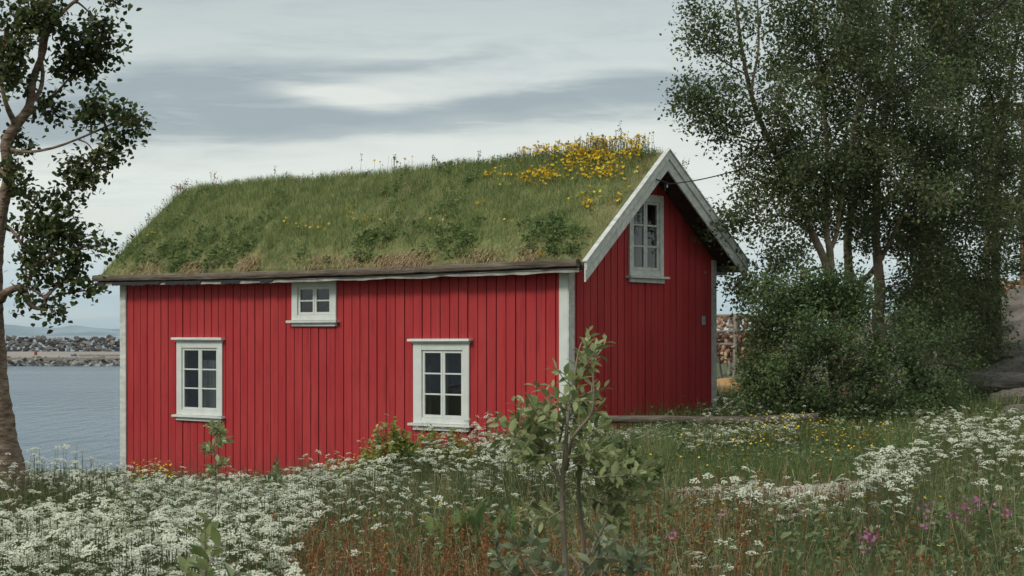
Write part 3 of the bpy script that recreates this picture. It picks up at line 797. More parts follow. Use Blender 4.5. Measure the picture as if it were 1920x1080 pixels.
def umbel_template(seed, nu=13, nf=6, droop=.28):
    r = np.random.default_rng(seed); V = []; Fw = []; Fg = []; n = 0
    for k in range(nu):
        rr = math.sqrt((k + .4) / nu) * .82; a = k * 2.4 + r.normal(0, .2); c = np.array([rr * math.cos(a), rr * math.sin(a), droop * (1 - rr ** 2) + r.normal(0, .03)])
        for f in range(nf):
            fr = .0 if f == 0 else .125; fa = f * 2 * math.pi / (nf - 1) + r.normal(0, .3)
            o = c + [fr * math.cos(fa), fr * math.sin(fa), r.normal(0, .02)]
            s_ = .075 * r.uniform(.8, 1.2); t = r.uniform(0, 1.5); tz = r.normal(0, .25, 2) * s_
            dx = np.array([math.cos(t) * s_, math.sin(t) * s_, tz[0]]); dy = np.array([-math.sin(t) * s_, math.cos(t) * s_, tz[1]])
            V += [o - dx - dy, o + dx - dy, o + dx + dy, o - dx + dy]; Fw.append([n, n + 1, n + 2, n + 3]); n += 4
        side = np.array([-math.sin(a), math.cos(a), 0]) * .014
        V += [np.array([0, 0, -.55]), c - side - [0, 0, .03], c + side - [0, 0, .03]]; Fg.append([n, n + 1, n + 2]); n += 3
    return np.array(V), [(Fw, 0), (Fg, 1)]
UMB = [umbel_template(k) for k in range(5)] + [umbel_template(9, 8, 5, .35)]
UMB_FAR = [umbel_template(20 + k, 9, 4) for k in range(3)]
def umbels(mb, base, top, size, tilt=.25, far=False):
    """base, top (k,3); adds heads and curved stems.  materials: 0 white, 1 stem"""
    k = len(base); T = UMB_FAR if far else UMB
    wh = rng.integers(0, len(T), k)
    z = rng.normal(0, tilt, (k, 3)); z[:, 2] = 1; z[:, 1] -= .12; z /= np.linalg.norm(z, axis=1)[:, None]
    x = rng.normal(size=(k, 3)); x -= (x * z).sum(1)[:, None] * z; x /= np.linalg.norm(x, axis=1)[:, None]
    rot = np.stack([x, np.cross(z, x), z], -1)
    for w_ in range(len(T)):
        m = wh == w_
        mb.scatter(T[w_][0], T[w_][1], top[m], rot[m], size[m])
    st = top - z * (size * .5)[:, None]
    mid = base * .4 + st * .6; mid[:, :2] = base[:, :2] * .65 + st[:, :2] * .35
    stems(mb, base, mid, .0035, 1); stems(mb, mid, st, .0025, 1)
DISC_V = np.array([[0, 0, 0.0]] + [[math.cos(a), math.sin(a), .22] for a in np.arange(5) * 2 * math.pi / 5] + [[math.cos(a) * .55, math.sin(a) * .55, .05] for a in (np.arange(5) + .5) * 2 * math.pi / 5])
DISC_F = [[0, 6 + (k - 1) % 5, 1 + k] for k in range(5)] + [[0, 1 + k, 6 + k] for k in range(5)]

# ---------------------------------------------------------------- roof planting
def roofpts(k, s0=S0 + .05, s1=S1 - .02, t0=TF, t1=TB):
    s_ = rng.uniform(s0, s1, k); t = rng.uniform(t0, t1, k)
    return s_, t, np.stack([-s_, t, sodz(s_, t) - .01], -1)
rg = MB()
s_, t, p = roofpts(80000)
patch = fbm(s_, t * 1.3, 31, 1.5)
h = (.05 + .15 * patch + rng.uniform(0, .08, len(s_))) * (1 - .35 * (t < TF + .25))
edge = (t < TF + .22) | (s_ < S0 + .28)
dry = (rng.random(len(s_)) < np.where(edge, .62 * (fbm(s_, t, 41, 1.2) > .42) + .12, (.04 + .4 * (fbm(s_, t, 44, 1.1) > .72))))
blades(rg, p[~dry], h[~dry], .007, .65, 0, seg=2, bend=.9)
blades(rg, p[dry], h[dry] * .85, .006, .7, 1, seg=2)
# tufts: tall fresh grass in clumps
cs, ct, _ = roofpts(420, t1=RT + .4)
rep = rng.integers(14, 34, len(cs)); s_ = np.repeat(cs, rep) + rng.normal(0, .05, rep.sum()); t = np.repeat(ct, rep) + rng.normal(0, .05, rep.sum())
t = np.clip(t, TF + .02, TB)
p = np.stack([-s_, t, sodz(s_, t) - .01], -1)
blades(rg, p, rng.uniform(.10, .24, len(p)), .007, .5, 0, seg=3)
# straw hanging over the eave log
for c_, w_, n_ in ((3.05, .45, 900), (3.6, .3, 350), (8.3, .35, 420), (6.9, .3, 420), (1.5, .5, 260), (5.2, .5, 220), (0.6, .4, 160), (9.6, .6, 260), (4.3, .4, 200)):
    s_ = rng.normal(c_, w_ * .5, n_); s_ = np.clip(s_, S0 + .1, S1 - .05)
    t = np.full(n_, TF) + rng.uniform(-.02, .16, n_)
    p = np.stack([-s_, t, sodz(s_, np.maximum(t, TF + .02))], -1)
    k = n_; tip = p + np.stack([rng.normal(0, .05, k), -rng.uniform(.05, .17, k), rng.uniform(-.13, .03, k)], -1)
    mid = (p + tip) / 2 + np.array([0, -.01, .05]); w = np.array([.004, 0, 0])
    V = np.stack([p - w, p + w, mid + w, mid - w, tip], 1); off = (np.arange(k) * 5)[:, None] + rg.n
    rg.V.append(V.reshape(-1, 3)); rg.n += 5 * k
    rg.F.append((off + np.array([[0, 1, 2, 3]]), 1)); rg.F.append((off + np.array([[3, 2, 4]]), 1))
tag(rg.build('roof_grass', [M['roofgrass'], M['straw']], house), kind='stuff')
# leafy weeds on the roof, thicker near the eave
rl = MB(); cs = np.concatenate([rng.uniform(S0 + .2, S1 - .3, 300), rng.uniform(S0 + .2, S1 - .3, 170)])
ct = np.concatenate([TF + np.abs(rng.normal(.25, .2, 300)), rng.uniform(TF + .2, RT + .2, 170)])
keep = fbm(cs, ct, 51, .9) > .43; cs, ct = cs[keep], ct[keep]
rep = rng.integers(10, 26, len(cs)); s_ = np.repeat(cs, rep) + rng.normal(0, .06, rep.sum()); t = np.clip(np.repeat(ct, rep) + rng.normal(0, .05, rep.sum()), TF + .05, TB)
p = np.stack([-s_, t, sodz(s_, t) + rng.uniform(.01, .12, len(s_))], -1)
rl.scatter(QL_V, [(QL_F, 0)], p, rand_rot(len(p), .7), rng.uniform(.05, .11, len(p))[:, None] * np.array([.7, 1, 1]))
k = 2600; s_ = rng.uniform(S0 + .15, 3.6, k); t = RT + rng.normal(-.05, .28, k)
p = np.stack([-s_, t, sodz(s_, np.clip(t, TF, TB)) + rng.uniform(.0, .26, k) * (fbm(s_, t, 55, 1.5) * 1.2) * np.interp(s_, [0, 2.4, 3.6], [1, 1, .4])], -1)
rl.scatter(QL_V, [(QL_F, 0)], p, rand_rot(k, .2), rng.uniform(.03, .07, k)[:, None] * np.array([.5, 1, 1]))
tag(rl.build('roof_weeds', M['rooffoliage'], house), kind='stuff')
# yellow flowers
yf = MB()
clus = [(1120, 270, 58, 10, 330, .26), (1195, 278, 22, 10, 60, .24), (1010, 299, 42, 10, 90, .2), (1110, 303, 52, 18, 260, .14), (1185, 300, 24, 18, 70, .14), (1100, 330, 70, 22, 110, .12), (990, 350, 60, 18, 70, .1), (1160, 360, 30, 24, 30, .1), (1090, 390, 40, 14, 22, .1), (1060, 290, 40, 8, 80, .2),
        (1020, 345, 32, 12, 130, .10), (1130, 342, 34, 10, 85, .1), (1150, 320, 30, 14, 40, .1), (1070, 322, 30, 10, 45, .1), (918, 341, 14, 8, 30, .08),
        (1100, 402, 12, 10, 22, .08), (985, 352, 8, 10, 12, .08), (545, 437, 34, 12, 20, .08), (290, 455, 16, 3, 8, .1), (230, 452, 6, 2, 4, .1), (700, 428, 20, 8, 12, .08), (590, 440, 24, 5, 10, .08),
        (905, 397, 8, 4, 6, .08), (640, 415, 60, 20, 10, .08), (880, 430, 80, 12, 9, .08), (750, 305, 50, 6, 12, .25), (980, 330, 60, 25, 14, .1), (1015, 480, 6, 3, 3, .1)]
for px, py, rx, ry, n_, hh_ in clus:
    q = np.array([rayroof(px + rng.normal(0, rx * .55), min(py + rng.normal(0, ry * .6), 490), .1) for _ in range(n_)])
    s_, t = q[:, 0], q[:, 1]
    over = t > RT + .25; t = np.where(over, RT + rng.uniform(-.3, .35, n_), t); s_ = np.clip(s_, S0 + .1, S1 - .1)
    z0 = sodz(s_, np.clip(t, TF, TB)); h = hh_ * rng.uniform(.7, 1.35, n_) + np.where(over, .03, 0)
    h = np.where(over, h * rng.uniform(.45, 1.1, n_), h); p = np.stack([-s_ + rng.normal(0, .03, n_), t, z0 + h], -1)
    rot = rand_rot(n_, .35); rot[:, :, 2] *= 1
    yf.scatter(DISC_V, [(DISC_F, 0)], p, rot, rng.uniform(.020, .034, n_))
    stems(yf, np.stack([-s_, t, z0], -1), p, .003, 1)
tag(yf.build('yellow_roof_flowers', [M['yellow'], M['stem']], house), kind='stuff')
# tall stalks with seed heads and a few pink flowers along the ridge
sk = MB()
def stalk(px, hgt, head=1, n=5, t=None):
    # find the ridge point under column px
    q = (px - 960) / F; best = min(np.linspace(S0, S1, 200), key=lambda s_: abs((lambda w: w[0] / w[1])(H2W(s_, RT, 0)) - q))
    tt = RT + (rng.uniform(-.35, .05) if t is None else t)
    p0 = np.array([-best, tt, float(sodz(best, tt))]); top = p0 + [rng.normal(0, .03), rng.normal(0, .03), hgt]
    stems(sk, p0[None], top[None], .003, 0)
    for _ in range(n):
        f = rng.uniform(.65, 1.02); c = p0 + (top - p0) * f + rng.normal(0, .012, 3)
        sk.scatter(QL_V, [(QL_F, head)], c[None], rand_rot(1), np.array([rng.uniform(.025, .04)]))
for _ in range(26): stalk(rng.uniform(330, 425), rng.uniform(.16, .36), 1 if rng.random() < .7 else 2, 6)
for _ in range(90): stalk(rng.uniform(430, 1235), rng.uniform(.08, .24), rng.choice([1, 3]), 5)
for p_, h_ in ((676, .42), (915, .36), (1165, .55), (1172, .45), (1180, .4), (742, .33), (520, .3), (745, .35), (820, .34)): stalk(p_, h_, 3, 12)
for _ in range(14): stalk(rng.uniform(1090, 1230), rng.uniform(.3, .5), 3, 10)
# stalks down the left end and the right-hand slope
for _ in range(45):
    t = rng.uniform(TF + .3, RT); p0 = np.array([-(S1 - rng.uniform(.02, .25)), t, 0.]); p0[2] = float(sodz(-p0[0], t)); top = p0 + [rng.normal(-.05, .04), rng.normal(0, .05), rng.uniform(.12, .28)]
    stems(sk, p0[None], top[None], .003, 0)
    for _ in range(4): sk.scatter(QL_V, [(QL_F, int(rng.choice([1, 3])))], ((p0 + (top - p0) * rng.uniform(.6, 1))[None]), rand_rot(1), np.array([.03]))
for _ in range(60):
    t = rng.uniform(RT + .3, TB - .1); s1_ = rng.uniform(S0 + .1, S0 + 1.6)
    p0 = np.array([-s1_, t, float(sodz(s1_, t))]); top = p0 + [rng.normal(0, .05), rng.normal(.04, .05), rng.uniform(.15, .42) * (1.3 if t < 2.9 else .8)]
    stems(sk, p0[None], top[None], .0035, 0)
    for _ in range(9): sk.scatter(QL_V, [(QL_F, int(rng.choice([1, 3, 3])))], ((p0 + (top - p0) * rng.uniform(.4, 1) + rng.normal(0, .015, 3))[None]), rand_rot(1), np.array([.035]))
tag(sk.build('roof_flower_stalks', [M['stem'], M['sorrel'], M['pink'], M['herb']], house), kind='stuff')

# overhead cable from the gable into the right-hand trees
c0 = H2W(-(OH + .07), 1.72, 2.34); c1 = P(1950, -60, 20)
tt = np.linspace(0, 1, 40)[:, None]
cab = c0 + (c1 - c0) * tt; cab[:, 2] -= .95 * 4 * (tt[:, 0] * (1 - tt[:, 0])) * .55
o = MB().tube(cab, .009, 6).build('overhead_cable', M['cable'])
tag(o, 'thin dark overhead cable running from the gable up through the trees', 'cable')

# ---------------------------------------------------------------- trees
def limb(points, n=10):
    """smooth interpolated path through points (k,4): xyz + radius"""
    p = np.asarray(points, float); k = len(p)
    out_ = []
    for i in range(k - 1):
        p0, p1, p2, p3 = p[max(i - 1, 0)], p[i], p[i + 1], p[min(i + 2, k - 1)]
        for t in np.linspace(0, 1, n, endpoint=False):
            out_.append(.5 * ((2 * p1) + (-p0 + p2) * t + (2 * p0 - 5 * p1 + 4 * p2 - p3) * t ** 2 + (-p0 + 3 * p1 - 3 * p2 + p3) * t ** 3))
    out_.append(p[-1]); return np.array(out_)
def tree(name, label, cat, limbs, clusters, bark, leafm, leaf=.05, base=None, group=None, shape='q', twig_r=.008, flat=.4, leaf_asp=1.0, lpt=34, barkn=10):
    """limbs: lists of (px, py, depth, radius); clusters: (px, py, depth, rx, ry, rdepth, twigs) in px, px, m"""
    root = empty(name, base); tag(root, label, cat, group)
    off = np.array(root.location)
    tr = MB(); allp = []
    for L_ in limbs:
        pts = limb([(*P(a, b_, c_), r_) for a, b_, c_, r_ in L_])
        tr.tube(pts[:, :3] - off, pts[:, 3], barkn, rough=.05); allp.append(pts)
    tr.build('trunk', bark, root, smooth=True)
    allp = np.vstack(allp)
    tw = MB(); LP = []; LD = []
    for (px, py, d, rx, ry, rd, nt_) in clusters:
        c = P(px, py, d); ex = np.array([rx / F * d, rd, ry / F * d])
        dist = np.linalg.norm(allp[:, :3] - (c - [0, 0, ex[2] * .6]), axis=1); a = allp[dist.argmin(), :3]
        midp = (a + c) / 2 + rng.normal(0, .05, 3) + [0, 0, .04]
        if np.linalg.norm(c - a) > .15:
            t = np.linspace(0, 1, 8)[:, None]; br_ = (1 - t) ** 2 * a + 2 * t * (1 - t) * midp + t * t * c
            tw.tube(br_ - off, np.linspace(twig_r * 2.2, twig_r, 8), 5, cap=False)
        else: br_ = np.repeat(c[None], 8, 0)
        for _ in range(int(nt_)):
            u = rng.normal(size=3); u /= np.linalg.norm(u); e = c + u * ex * rng.uniform(.45, 1.0) ** .6
            s0_ = br_[rng.integers(3, 8)]
            m_ = (s0_ + e) / 2 + rng.normal(0, .12, 3) * ex
            t = np.linspace(0, 1, 5)[:, None]; q = (1 - t) ** 2 * s0_ + 2 * t * (1 - t) * m_ + t * t * e
            tw.tube(q - off, np.linspace(twig_r * .8, twig_r * .3, 5), 3, cap=False)
            k = max(3, int(lpt * rng.uniform(.6, 1.4)))
            f = rng.uniform(.25, 1.05, k)[:, None]; pos = (1 - f) ** 2 * s0_ + 2 * f * (1 - f) * m_ + f * f * e
            sp_ = leaf * (1.1 if shape == 'f' else 2.0)
            pos = pos + rng.normal(0, sp_, (k, 3)); LP.append(pos)
            dd = (e - s0_)[None] + rng.normal(0, np.linalg.norm(e - s0_) * .9 + .02, (k, 3)); LD.append(dd)
    tw.build('branches', bark, root)
    LP = np.vstack(LP); LD = np.vstack(LD)
    V_, F_ = (LEAF_V, LEAF_F) if shape == 'f' else (LONG_V, LONG_F) if shape == 'l' else (QL_V, QL_F)
    cr = MB(); sc_ = leaf * rng.uniform(.65, 1.2, len(LP))
    cr.scatter(V_, [(F_, 0)], LP - off, rot_from(LD, flat), sc_[:, None] * np.array([leaf_asp, 1, 1]))
    cr.build('crown', leafm, root)
    return root, len(LP)

# near tree at the left edge
NT = 16.0
near = [
    [(20, 985, NT, .29), (12, 940, NT, .24), (5, 880, NT, .19), (-5, 800, NT, .155), (-12, 700, NT, .12), (-12, 600, NT, .088), (-10, 500, NT, .070), (2, 400, NT, .056), (16, 330, NT, .050), (11, 270, NT, .046),
     (30, 234, NT, .042), (54, 200, NT, .037), (62, 150, NT, .033), (80, 100, NT, .028), (90, 55, NT, .024), (120, 20, NT, .018), (170, -30, NT + .1, .013), (200, -120, NT + .2, .01)],
    [(57, 190, NT, .024), (74, 172, NT, .020), (80, 140, NT, .018), (76, 100, NT - .1, .022), (84, 50, NT - .2, .018), (96, 0, NT - .3, .014), (100, -60, NT - .3, .008)],
    [(16, 280, NT, .022), (52, 285, NT - .1, .013), (100, 277, NT - .2, .011), (145, 261, NT - .3, .009), (185, 244, NT - .3, .009), (225, 225, NT - .4, .006)],
    [(145, 261, NT - .3, .009), (165, 270, NT - .3, .006), (180, 292, NT - .3, .004)],
    [(0, 560, NT, .05), (12, 548, NT - .15, .034), (40, 538, NT - .3, .026), (50, 552, NT - .4, .022), (54, 570, NT - .4, .018), (74, 578, NT - .4, .017), (86, 562, NT - .4, .015), (70, 548, NT - .4, .012), (52, 535, NT - .4, .008), (60, 500, NT - .4, .006)],
    [(10, 300, NT, .02), (30, 250, NT + .2, .014), (60, 210, NT + .3, .011), (100, 180, NT + .4, .012), (135, 140, NT + .4, .008)],
    [(-2, 420, NT, .02), (20, 430, NT, .016), (45, 470, NT - .1, .012), (50, 540, NT - .2, .008), (62, 575, NT - .3, .005)],
    [(5, 330, NT, .03), (-30, 270, NT + .2, .03), (-60, 180, NT + .3, .02), (-70, 60, NT + .3, .014), (-60, -60, NT + .3, .01)],
    [(30, 235, NT, .03), (10, 190, NT - .2, .02), (0, 130, NT - .2, .014), (10, 60, NT - .2, .01)],
]
ncl = [(15, 70, NT - .2, 62, 62, .5, 22), (-40, 130, NT + .2, 60, 90, .6, 24), (60, 30, NT, 45, 45, .4, 14), (20, 145, NT - .2, 45, 45, .4, 13), (95, 25, NT - .2, 40, 32, .35, 9), (-60, 10, NT, 60, 60, .5, 12), (40, -40, NT, 80, 40, .5, 16),
       (140, 110, NT + .3, 42, 30, .3, 9), (170, 78, NT + .3, 46, 32, .3, 11), (205, 85, NT + .2, 32, 34, .3, 8), (190, 45, NT + .1, 34, 22, .3, 6), (218, 10, NT, 20, 16, .2, 4), (130, 60, NT, 30, 28, .3, 6), (175, 130, NT + .3, 30, 16, .2, 5), (120, 140, NT + .3, 24, 22, .3, 5), (210, -30, NT, 60, 20, .3, 6),
       (160, 215, NT - .3, 34, 22, .25, 6), (195, 205, NT - .3, 34, 22, .25, 7), (235, 222, NT - .4, 36, 24, .25, 8), (268, 238, NT - .4, 22, 18, .2, 4), (205, 265, NT - .4, 34, 14, .2, 4), (215, 290, NT - .4, 18, 10, .2, 3), (190, 295, NT - .4, 20, 12, .2, 3),
       (85, 200, NT + .3, 34, 26, .3, 5), (45, 265, NT + .2, 22, 26, .3, 4), (105, 215, NT + .3, 24, 20, .3, 3),
       (150, 310, NT - .3, 30, 28, .25, 6), (135, 350, NT - .3, 34, 30, .25, 7), (170, 345, NT - .3, 20, 24, .2, 3), (115, 385, NT - .2, 34, 24, .25, 6), (75, 372, NT - .2, 24, 18, .2, 4), (35, 355, NT - .1, 26, 30, .25, 5), (28, 310, NT - .1, 18, 22, .2, 3),
       (60, 415, NT - .2, 44, 22, .25, 7), (110, 430, NT - .2, 44, 30, .3, 10), (150, 440, NT - .2, 34, 26, .25, 7), (95, 470, NT - .3, 50, 26, .3, 10), (150, 480, NT - .3, 36, 22, .25, 6), (200, 458, NT - .3, 22, 16, .2, 4), (60, 500, NT - .3, 30, 20, .25, 5),
       (110, 515, NT - .3, 38, 22, .25, 7), (155, 525, NT - .3, 28, 18, .2, 4), (60, 540, NT - .3, 22, 16, .2, 3), (95, 580, NT - .4, 22, 14, .2, 4), (45, 560, NT - .35, 14, 12, .2, 2), (175, 545, NT - .3, 14, 8, .2, 2)]
tree('leaning_birch', 'old birch with thick rough trunk and hanging leafy boughs at the left edge', 'tree',
     near, ncl, M['bark_near'], M['aspleaf'], .056, P(20, 985, NT), shape='f', twig_r=.006, lpt=30, barkn=20, leaf_asp=1.15)

# the right-hand birches
def fill(n, x0, x1, y0, y1, d, rd, r=(26, 44), tw=9, skip=None):
    pts = []
    for _ in range(n):
        cand = [(rng.uniform(x0, x1), rng.uniform(y0, y1)) for _ in range(8)]
        cand = [c for c in cand if not (skip and skip(*c))] or cand
        best = max(cand, key=lambda c: min([math.hypot(c[0] - p[0], c[1] - p[1]) for p in pts] or [1e9])); pts.append(best)
    o_ = []
    for x, y in pts:
        rr = rng.uniform(*r) * 1.35; o_.append((x, y, d + rng.normal(0, rd * .5), rr, rr * .8, rr / F * d * 1.3, int(tw * 1.15)))
    return o_
def bare(x, y): return (1605 < x < 1690 and 470 < y < 640) or (1490 < x < 1605 and 425 < y < 540)
T1 = [
    [(1566, 800, 30.6, .13), (1566, 640, 30.6, .11), (1562, 545, 30.6, .095), (1553, 510, 30.6, .08), (1543, 480, 30.6, .07), (1522, 435, 30.6, .062), (1508, 400, 30.5, .056), (1470, 325, 30.4, .05), (1445, 270, 30.4, .046), (1415, 200, 30.4, .042), (1396, 120, 30.3, .034), (1384, 40, 30.3, .026), (1372, -60, 30.3, .018), (1365, -160, 30.3, .01)],
    [(1558, 520, 30.6, .075), (1556, 470, 30.6, .06), (1548, 420, 30.7, .052), (1552, 330, 30.9, .045), (1545, 200, 31, .035), (1530, 60, 31, .025), (1520, -100, 31, .015)],
    [(1556, 470, 30.6, .045), (1568, 440, 30.6, .04), (1575, 390, 30.6, .036), (1592, 300, 30.5, .03), (1610, 180, 30.4, .024), (1620, 60, 30.4, .018), (1625, -80, 30.4, .01)],
    [(1425, 225, 30.4, .03), (1410, 170, 30.2, .024), (1422, 90, 30.1, .02), (1420, 0, 30, .014), (1415, -90, 30, .01)],
    [(1440, 262, 30.4, .02), (1405, 262, 30.2, .014), (1360, 245, 30, .010), (1310, 195, 29.8, .006)],
    [(1460, 300, 30.4, .018), (1420, 285, 30.1, .013), (1370, 265, 30, .009), (1330, 250, 29.9, .005)],
    [(1520, 430, 30.5, .02), (1470, 405, 30, .014), (1420, 415, 29.7, .010), (1370, 425, 29.5, .006)],
    [(1545, 500, 30.5, .02), (1490, 515, 30, .014), (1430, 530, 29.6, .010), (1385, 545, 29.4, .006)],
    [(1400, 140, 30.3, .016), (1350, 110, 30.1, .011), (1300, 60, 30, .007)]]
c1 = [(1290, 170, 29.9, 34, 26, .4, 12), (1275, 190, 29.9, 26, 24, .3, 8), (1330, 190, 29.9, 42, 34, .4, 15), (1310, 225, 29.8, 40, 20, .4, 10), (1350, 240, 29.9, 44, 26, .4, 12), (1390, 215, 30, 40, 36, .5, 14), (1370, 160, 30, 40, 30, .5, 11),
      (1300, 15, 30, 28, 26, .4, 9), (1300, 75, 30, 26, 30, .4, 9), (1335, 40, 30, 36, 36, .4, 12), (1340, 95, 30, 36, 30, .4, 10), (1390, 30, 30, 34, 40, .5, 10), (1375, 100, 30, 32, 30, .5, 9), (1330, -40, 30, 50, 30, .5, 9), (1420, -50, 30, 60, 40, .5, 10),
      (1420, 300, 30, 36, 26, .4, 8), (1470, 260, 30.2, 40, 40, .5, 12), (1440, 200, 30.2, 38, 42, .5, 12), (1390, 290, 30, 34, 14, .3, 5), (1450, 120, 30.3, 40, 44, .6, 13), (1455, 50, 30.3, 44, 44, .6, 12),
      (1390, 325, 29.8, 32, 20, .3, 8), (1405, 355, 29.8, 38, 20, .4, 9), (1450, 350, 30, 40, 30, .4, 10), (1490, 320, 30.2, 40, 36, .5, 12), (1435, 385, 30, 40, 22, .4, 7),
      (1345, 425, 29.4, 30, 12, .25, 7), (1370, 405, 29.5, 26, 18, .25, 7), (1400, 410, 29.6, 34, 16, .3, 8), (1320, 432, 29.3, 14, 8, .2, 3), (1440, 425, 29.8, 34, 18, .4, 7),
      (1395, 445, 29.6, 24, 12, .3, 3), (1460, 470, 30, 36, 26, .4, 9), (1410, 525, 29.6, 36, 22, .4, 10), (1380, 535, 29.5, 26, 16, .3, 7), (1440, 555, 29.6, 44, 22, .4, 12), (1395, 565, 29.5, 26, 14, .3, 6), (1450, 510, 29.8, 34, 24, .4, 9), (1490, 480, 30.2, 34, 26, .4, 7)]
c1 += [(1468, 330, 29.9, 34, 24, .4, 9), (1505, 395, 29.9, 34, 26, .4, 10), (1440, 280, 29.9, 30, 22, .4, 7), (1550, 380, 30, 34, 30, .4, 10), (1560, 300, 30, 36, 30, .4, 11)]
c1 += fill(34, 1470, 1630, -60, 340, 30.8, 1.8, tw=12) + fill(18, 1470, 1630, 330, 560, 31.2, 1.2, (20, 34), tw=8, skip=bare)
tree('birch_tree', 'birch nearest the gable, its pale stem leaning left and boughs reaching over the barge board', 'tree', T1, c1, M['bark_birch'], M['birchleaf'], .073, P(1566, 800, 30.6), group='birches right of the house', lpt=44, twig_r=.005)
T2 = [
    [(1648, 800, 32, .14), (1648, 640, 32, .12), (1646, 600, 32, .11), (1650, 545, 32, .10), (1645, 480, 32, .08), (1642, 400, 32, .07), (1650, 280, 32.2, .06), (1670, 150, 32.3, .045), (1680, 0, 32.4, .03), (1690, -140, 32.4, .015)],
    [(1590, 800, 32.4, .11), (1592, 600, 32.4, .09), (1592, 520, 32.4, .08), (1590, 440, 32.5, .07), (1610, 330, 32.6, .055), (1640, 200, 32.6, .04), (1640, 60, 32.6, .03), (1650, -100, 32.6, .015)],
    [(1605, 545, 32.3, .07), (1618, 525, 32.2, .06), (1635, 510, 32.1, .05), (1665, 460, 32, .04), (1700, 380, 31.8, .03), (1730, 280, 31.8, .02), (1750, 180, 31.8, .012)],
    [(1640, 400, 32, .04), (1700, 330, 31.8, .03), (1740, 240, 31.6, .02), (1770, 120, 31.5, .014)],
    [(1650, 560, 32, .05), (1600, 600, 31.6, .03), (1560, 620, 31.4, .02)]]
c2 = fill(60, 1590, 1790, -80, 380, 32.2, 2.6, (28, 48), tw=12) + fill(28, 1590, 1790, 370, 600, 32.6, 2, (22, 36), tw=9, skip=bare)
tree('birch_tree', 'multi-stemmed birch with a pale bare trunk rising from the middle of the green bush', 'tree', T2, c2, M['bark_birch'], M['birchleaf'], .073, P(1640, 800, 32), group='birches right of the house', lpt=44, twig_r=.005)
T3 = [
    [(1715, 800, 34, .12), (1705, 620, 34, .11), (1722, 540, 34, .09), (1738, 470, 34, .075), (1765, 380, 34, .06), (1790, 250, 34, .05), (1810, 100, 34, .035), (1830, -60, 34, .02)],
    [(1738, 470, 34, .05), (1760, 420, 33.8, .04), (1830, 340, 33.6, .025), (1870, 240, 33.6, .016)],
    [(1765, 380, 34, .03), (1740, 300, 34.2, .02), (1745, 180, 34.2, .015)]]
c3 = fill(52, 1740, 1900, -80, 400, 34, 2.4, (28, 48), tw=12) + fill(30, 1700, 1880, 390, 650, 34.5, 1.8, (24, 38), tw=10)
tree('birch_tree', 'dark-crowned birch with a slanting trunk right of the pale bare one', 'tree', T3, c3, M['bark_dark'], M['darkleaf'], .074, P(1715, 800, 34), group='birches right of the house', lpt=42)
T4 = [
    [(1872, 700, 38, .11), (1870, 630, 38, .10), (1868, 540, 38, .085), (1866, 450, 38, .075), (1872, 300, 38, .06), (1900, 120, 38, .04), (1930, -60, 38, .02)],
    [(1868, 470, 38, .05), (1905, 380, 38, .04), (1950, 260, 38, .03), (1980, 100, 38, .02)],
    [(1866, 440, 38, .04), (1830, 340, 38.2, .03), (1820, 200, 38.2, .02)]]
c4 = fill(24, 1860, 2050, -80, 170, 37.5, 3, (28, 46), tw=12) + fill(28, 1860, 2050, 220, 500, 37.5, 3, (28, 44), tw=11) + fill(16, 1770, 1860, 520, 660, 37, 1.6, (22, 36), tw=10)
tree('rowan_tree', 'slim dark tree with a straight trunk standing at the edge of the bare rock', 'tree', T4, c4, M['bark_dark'], M['darkleaf'], .074, P(1872, 700, 38), lpt=42)

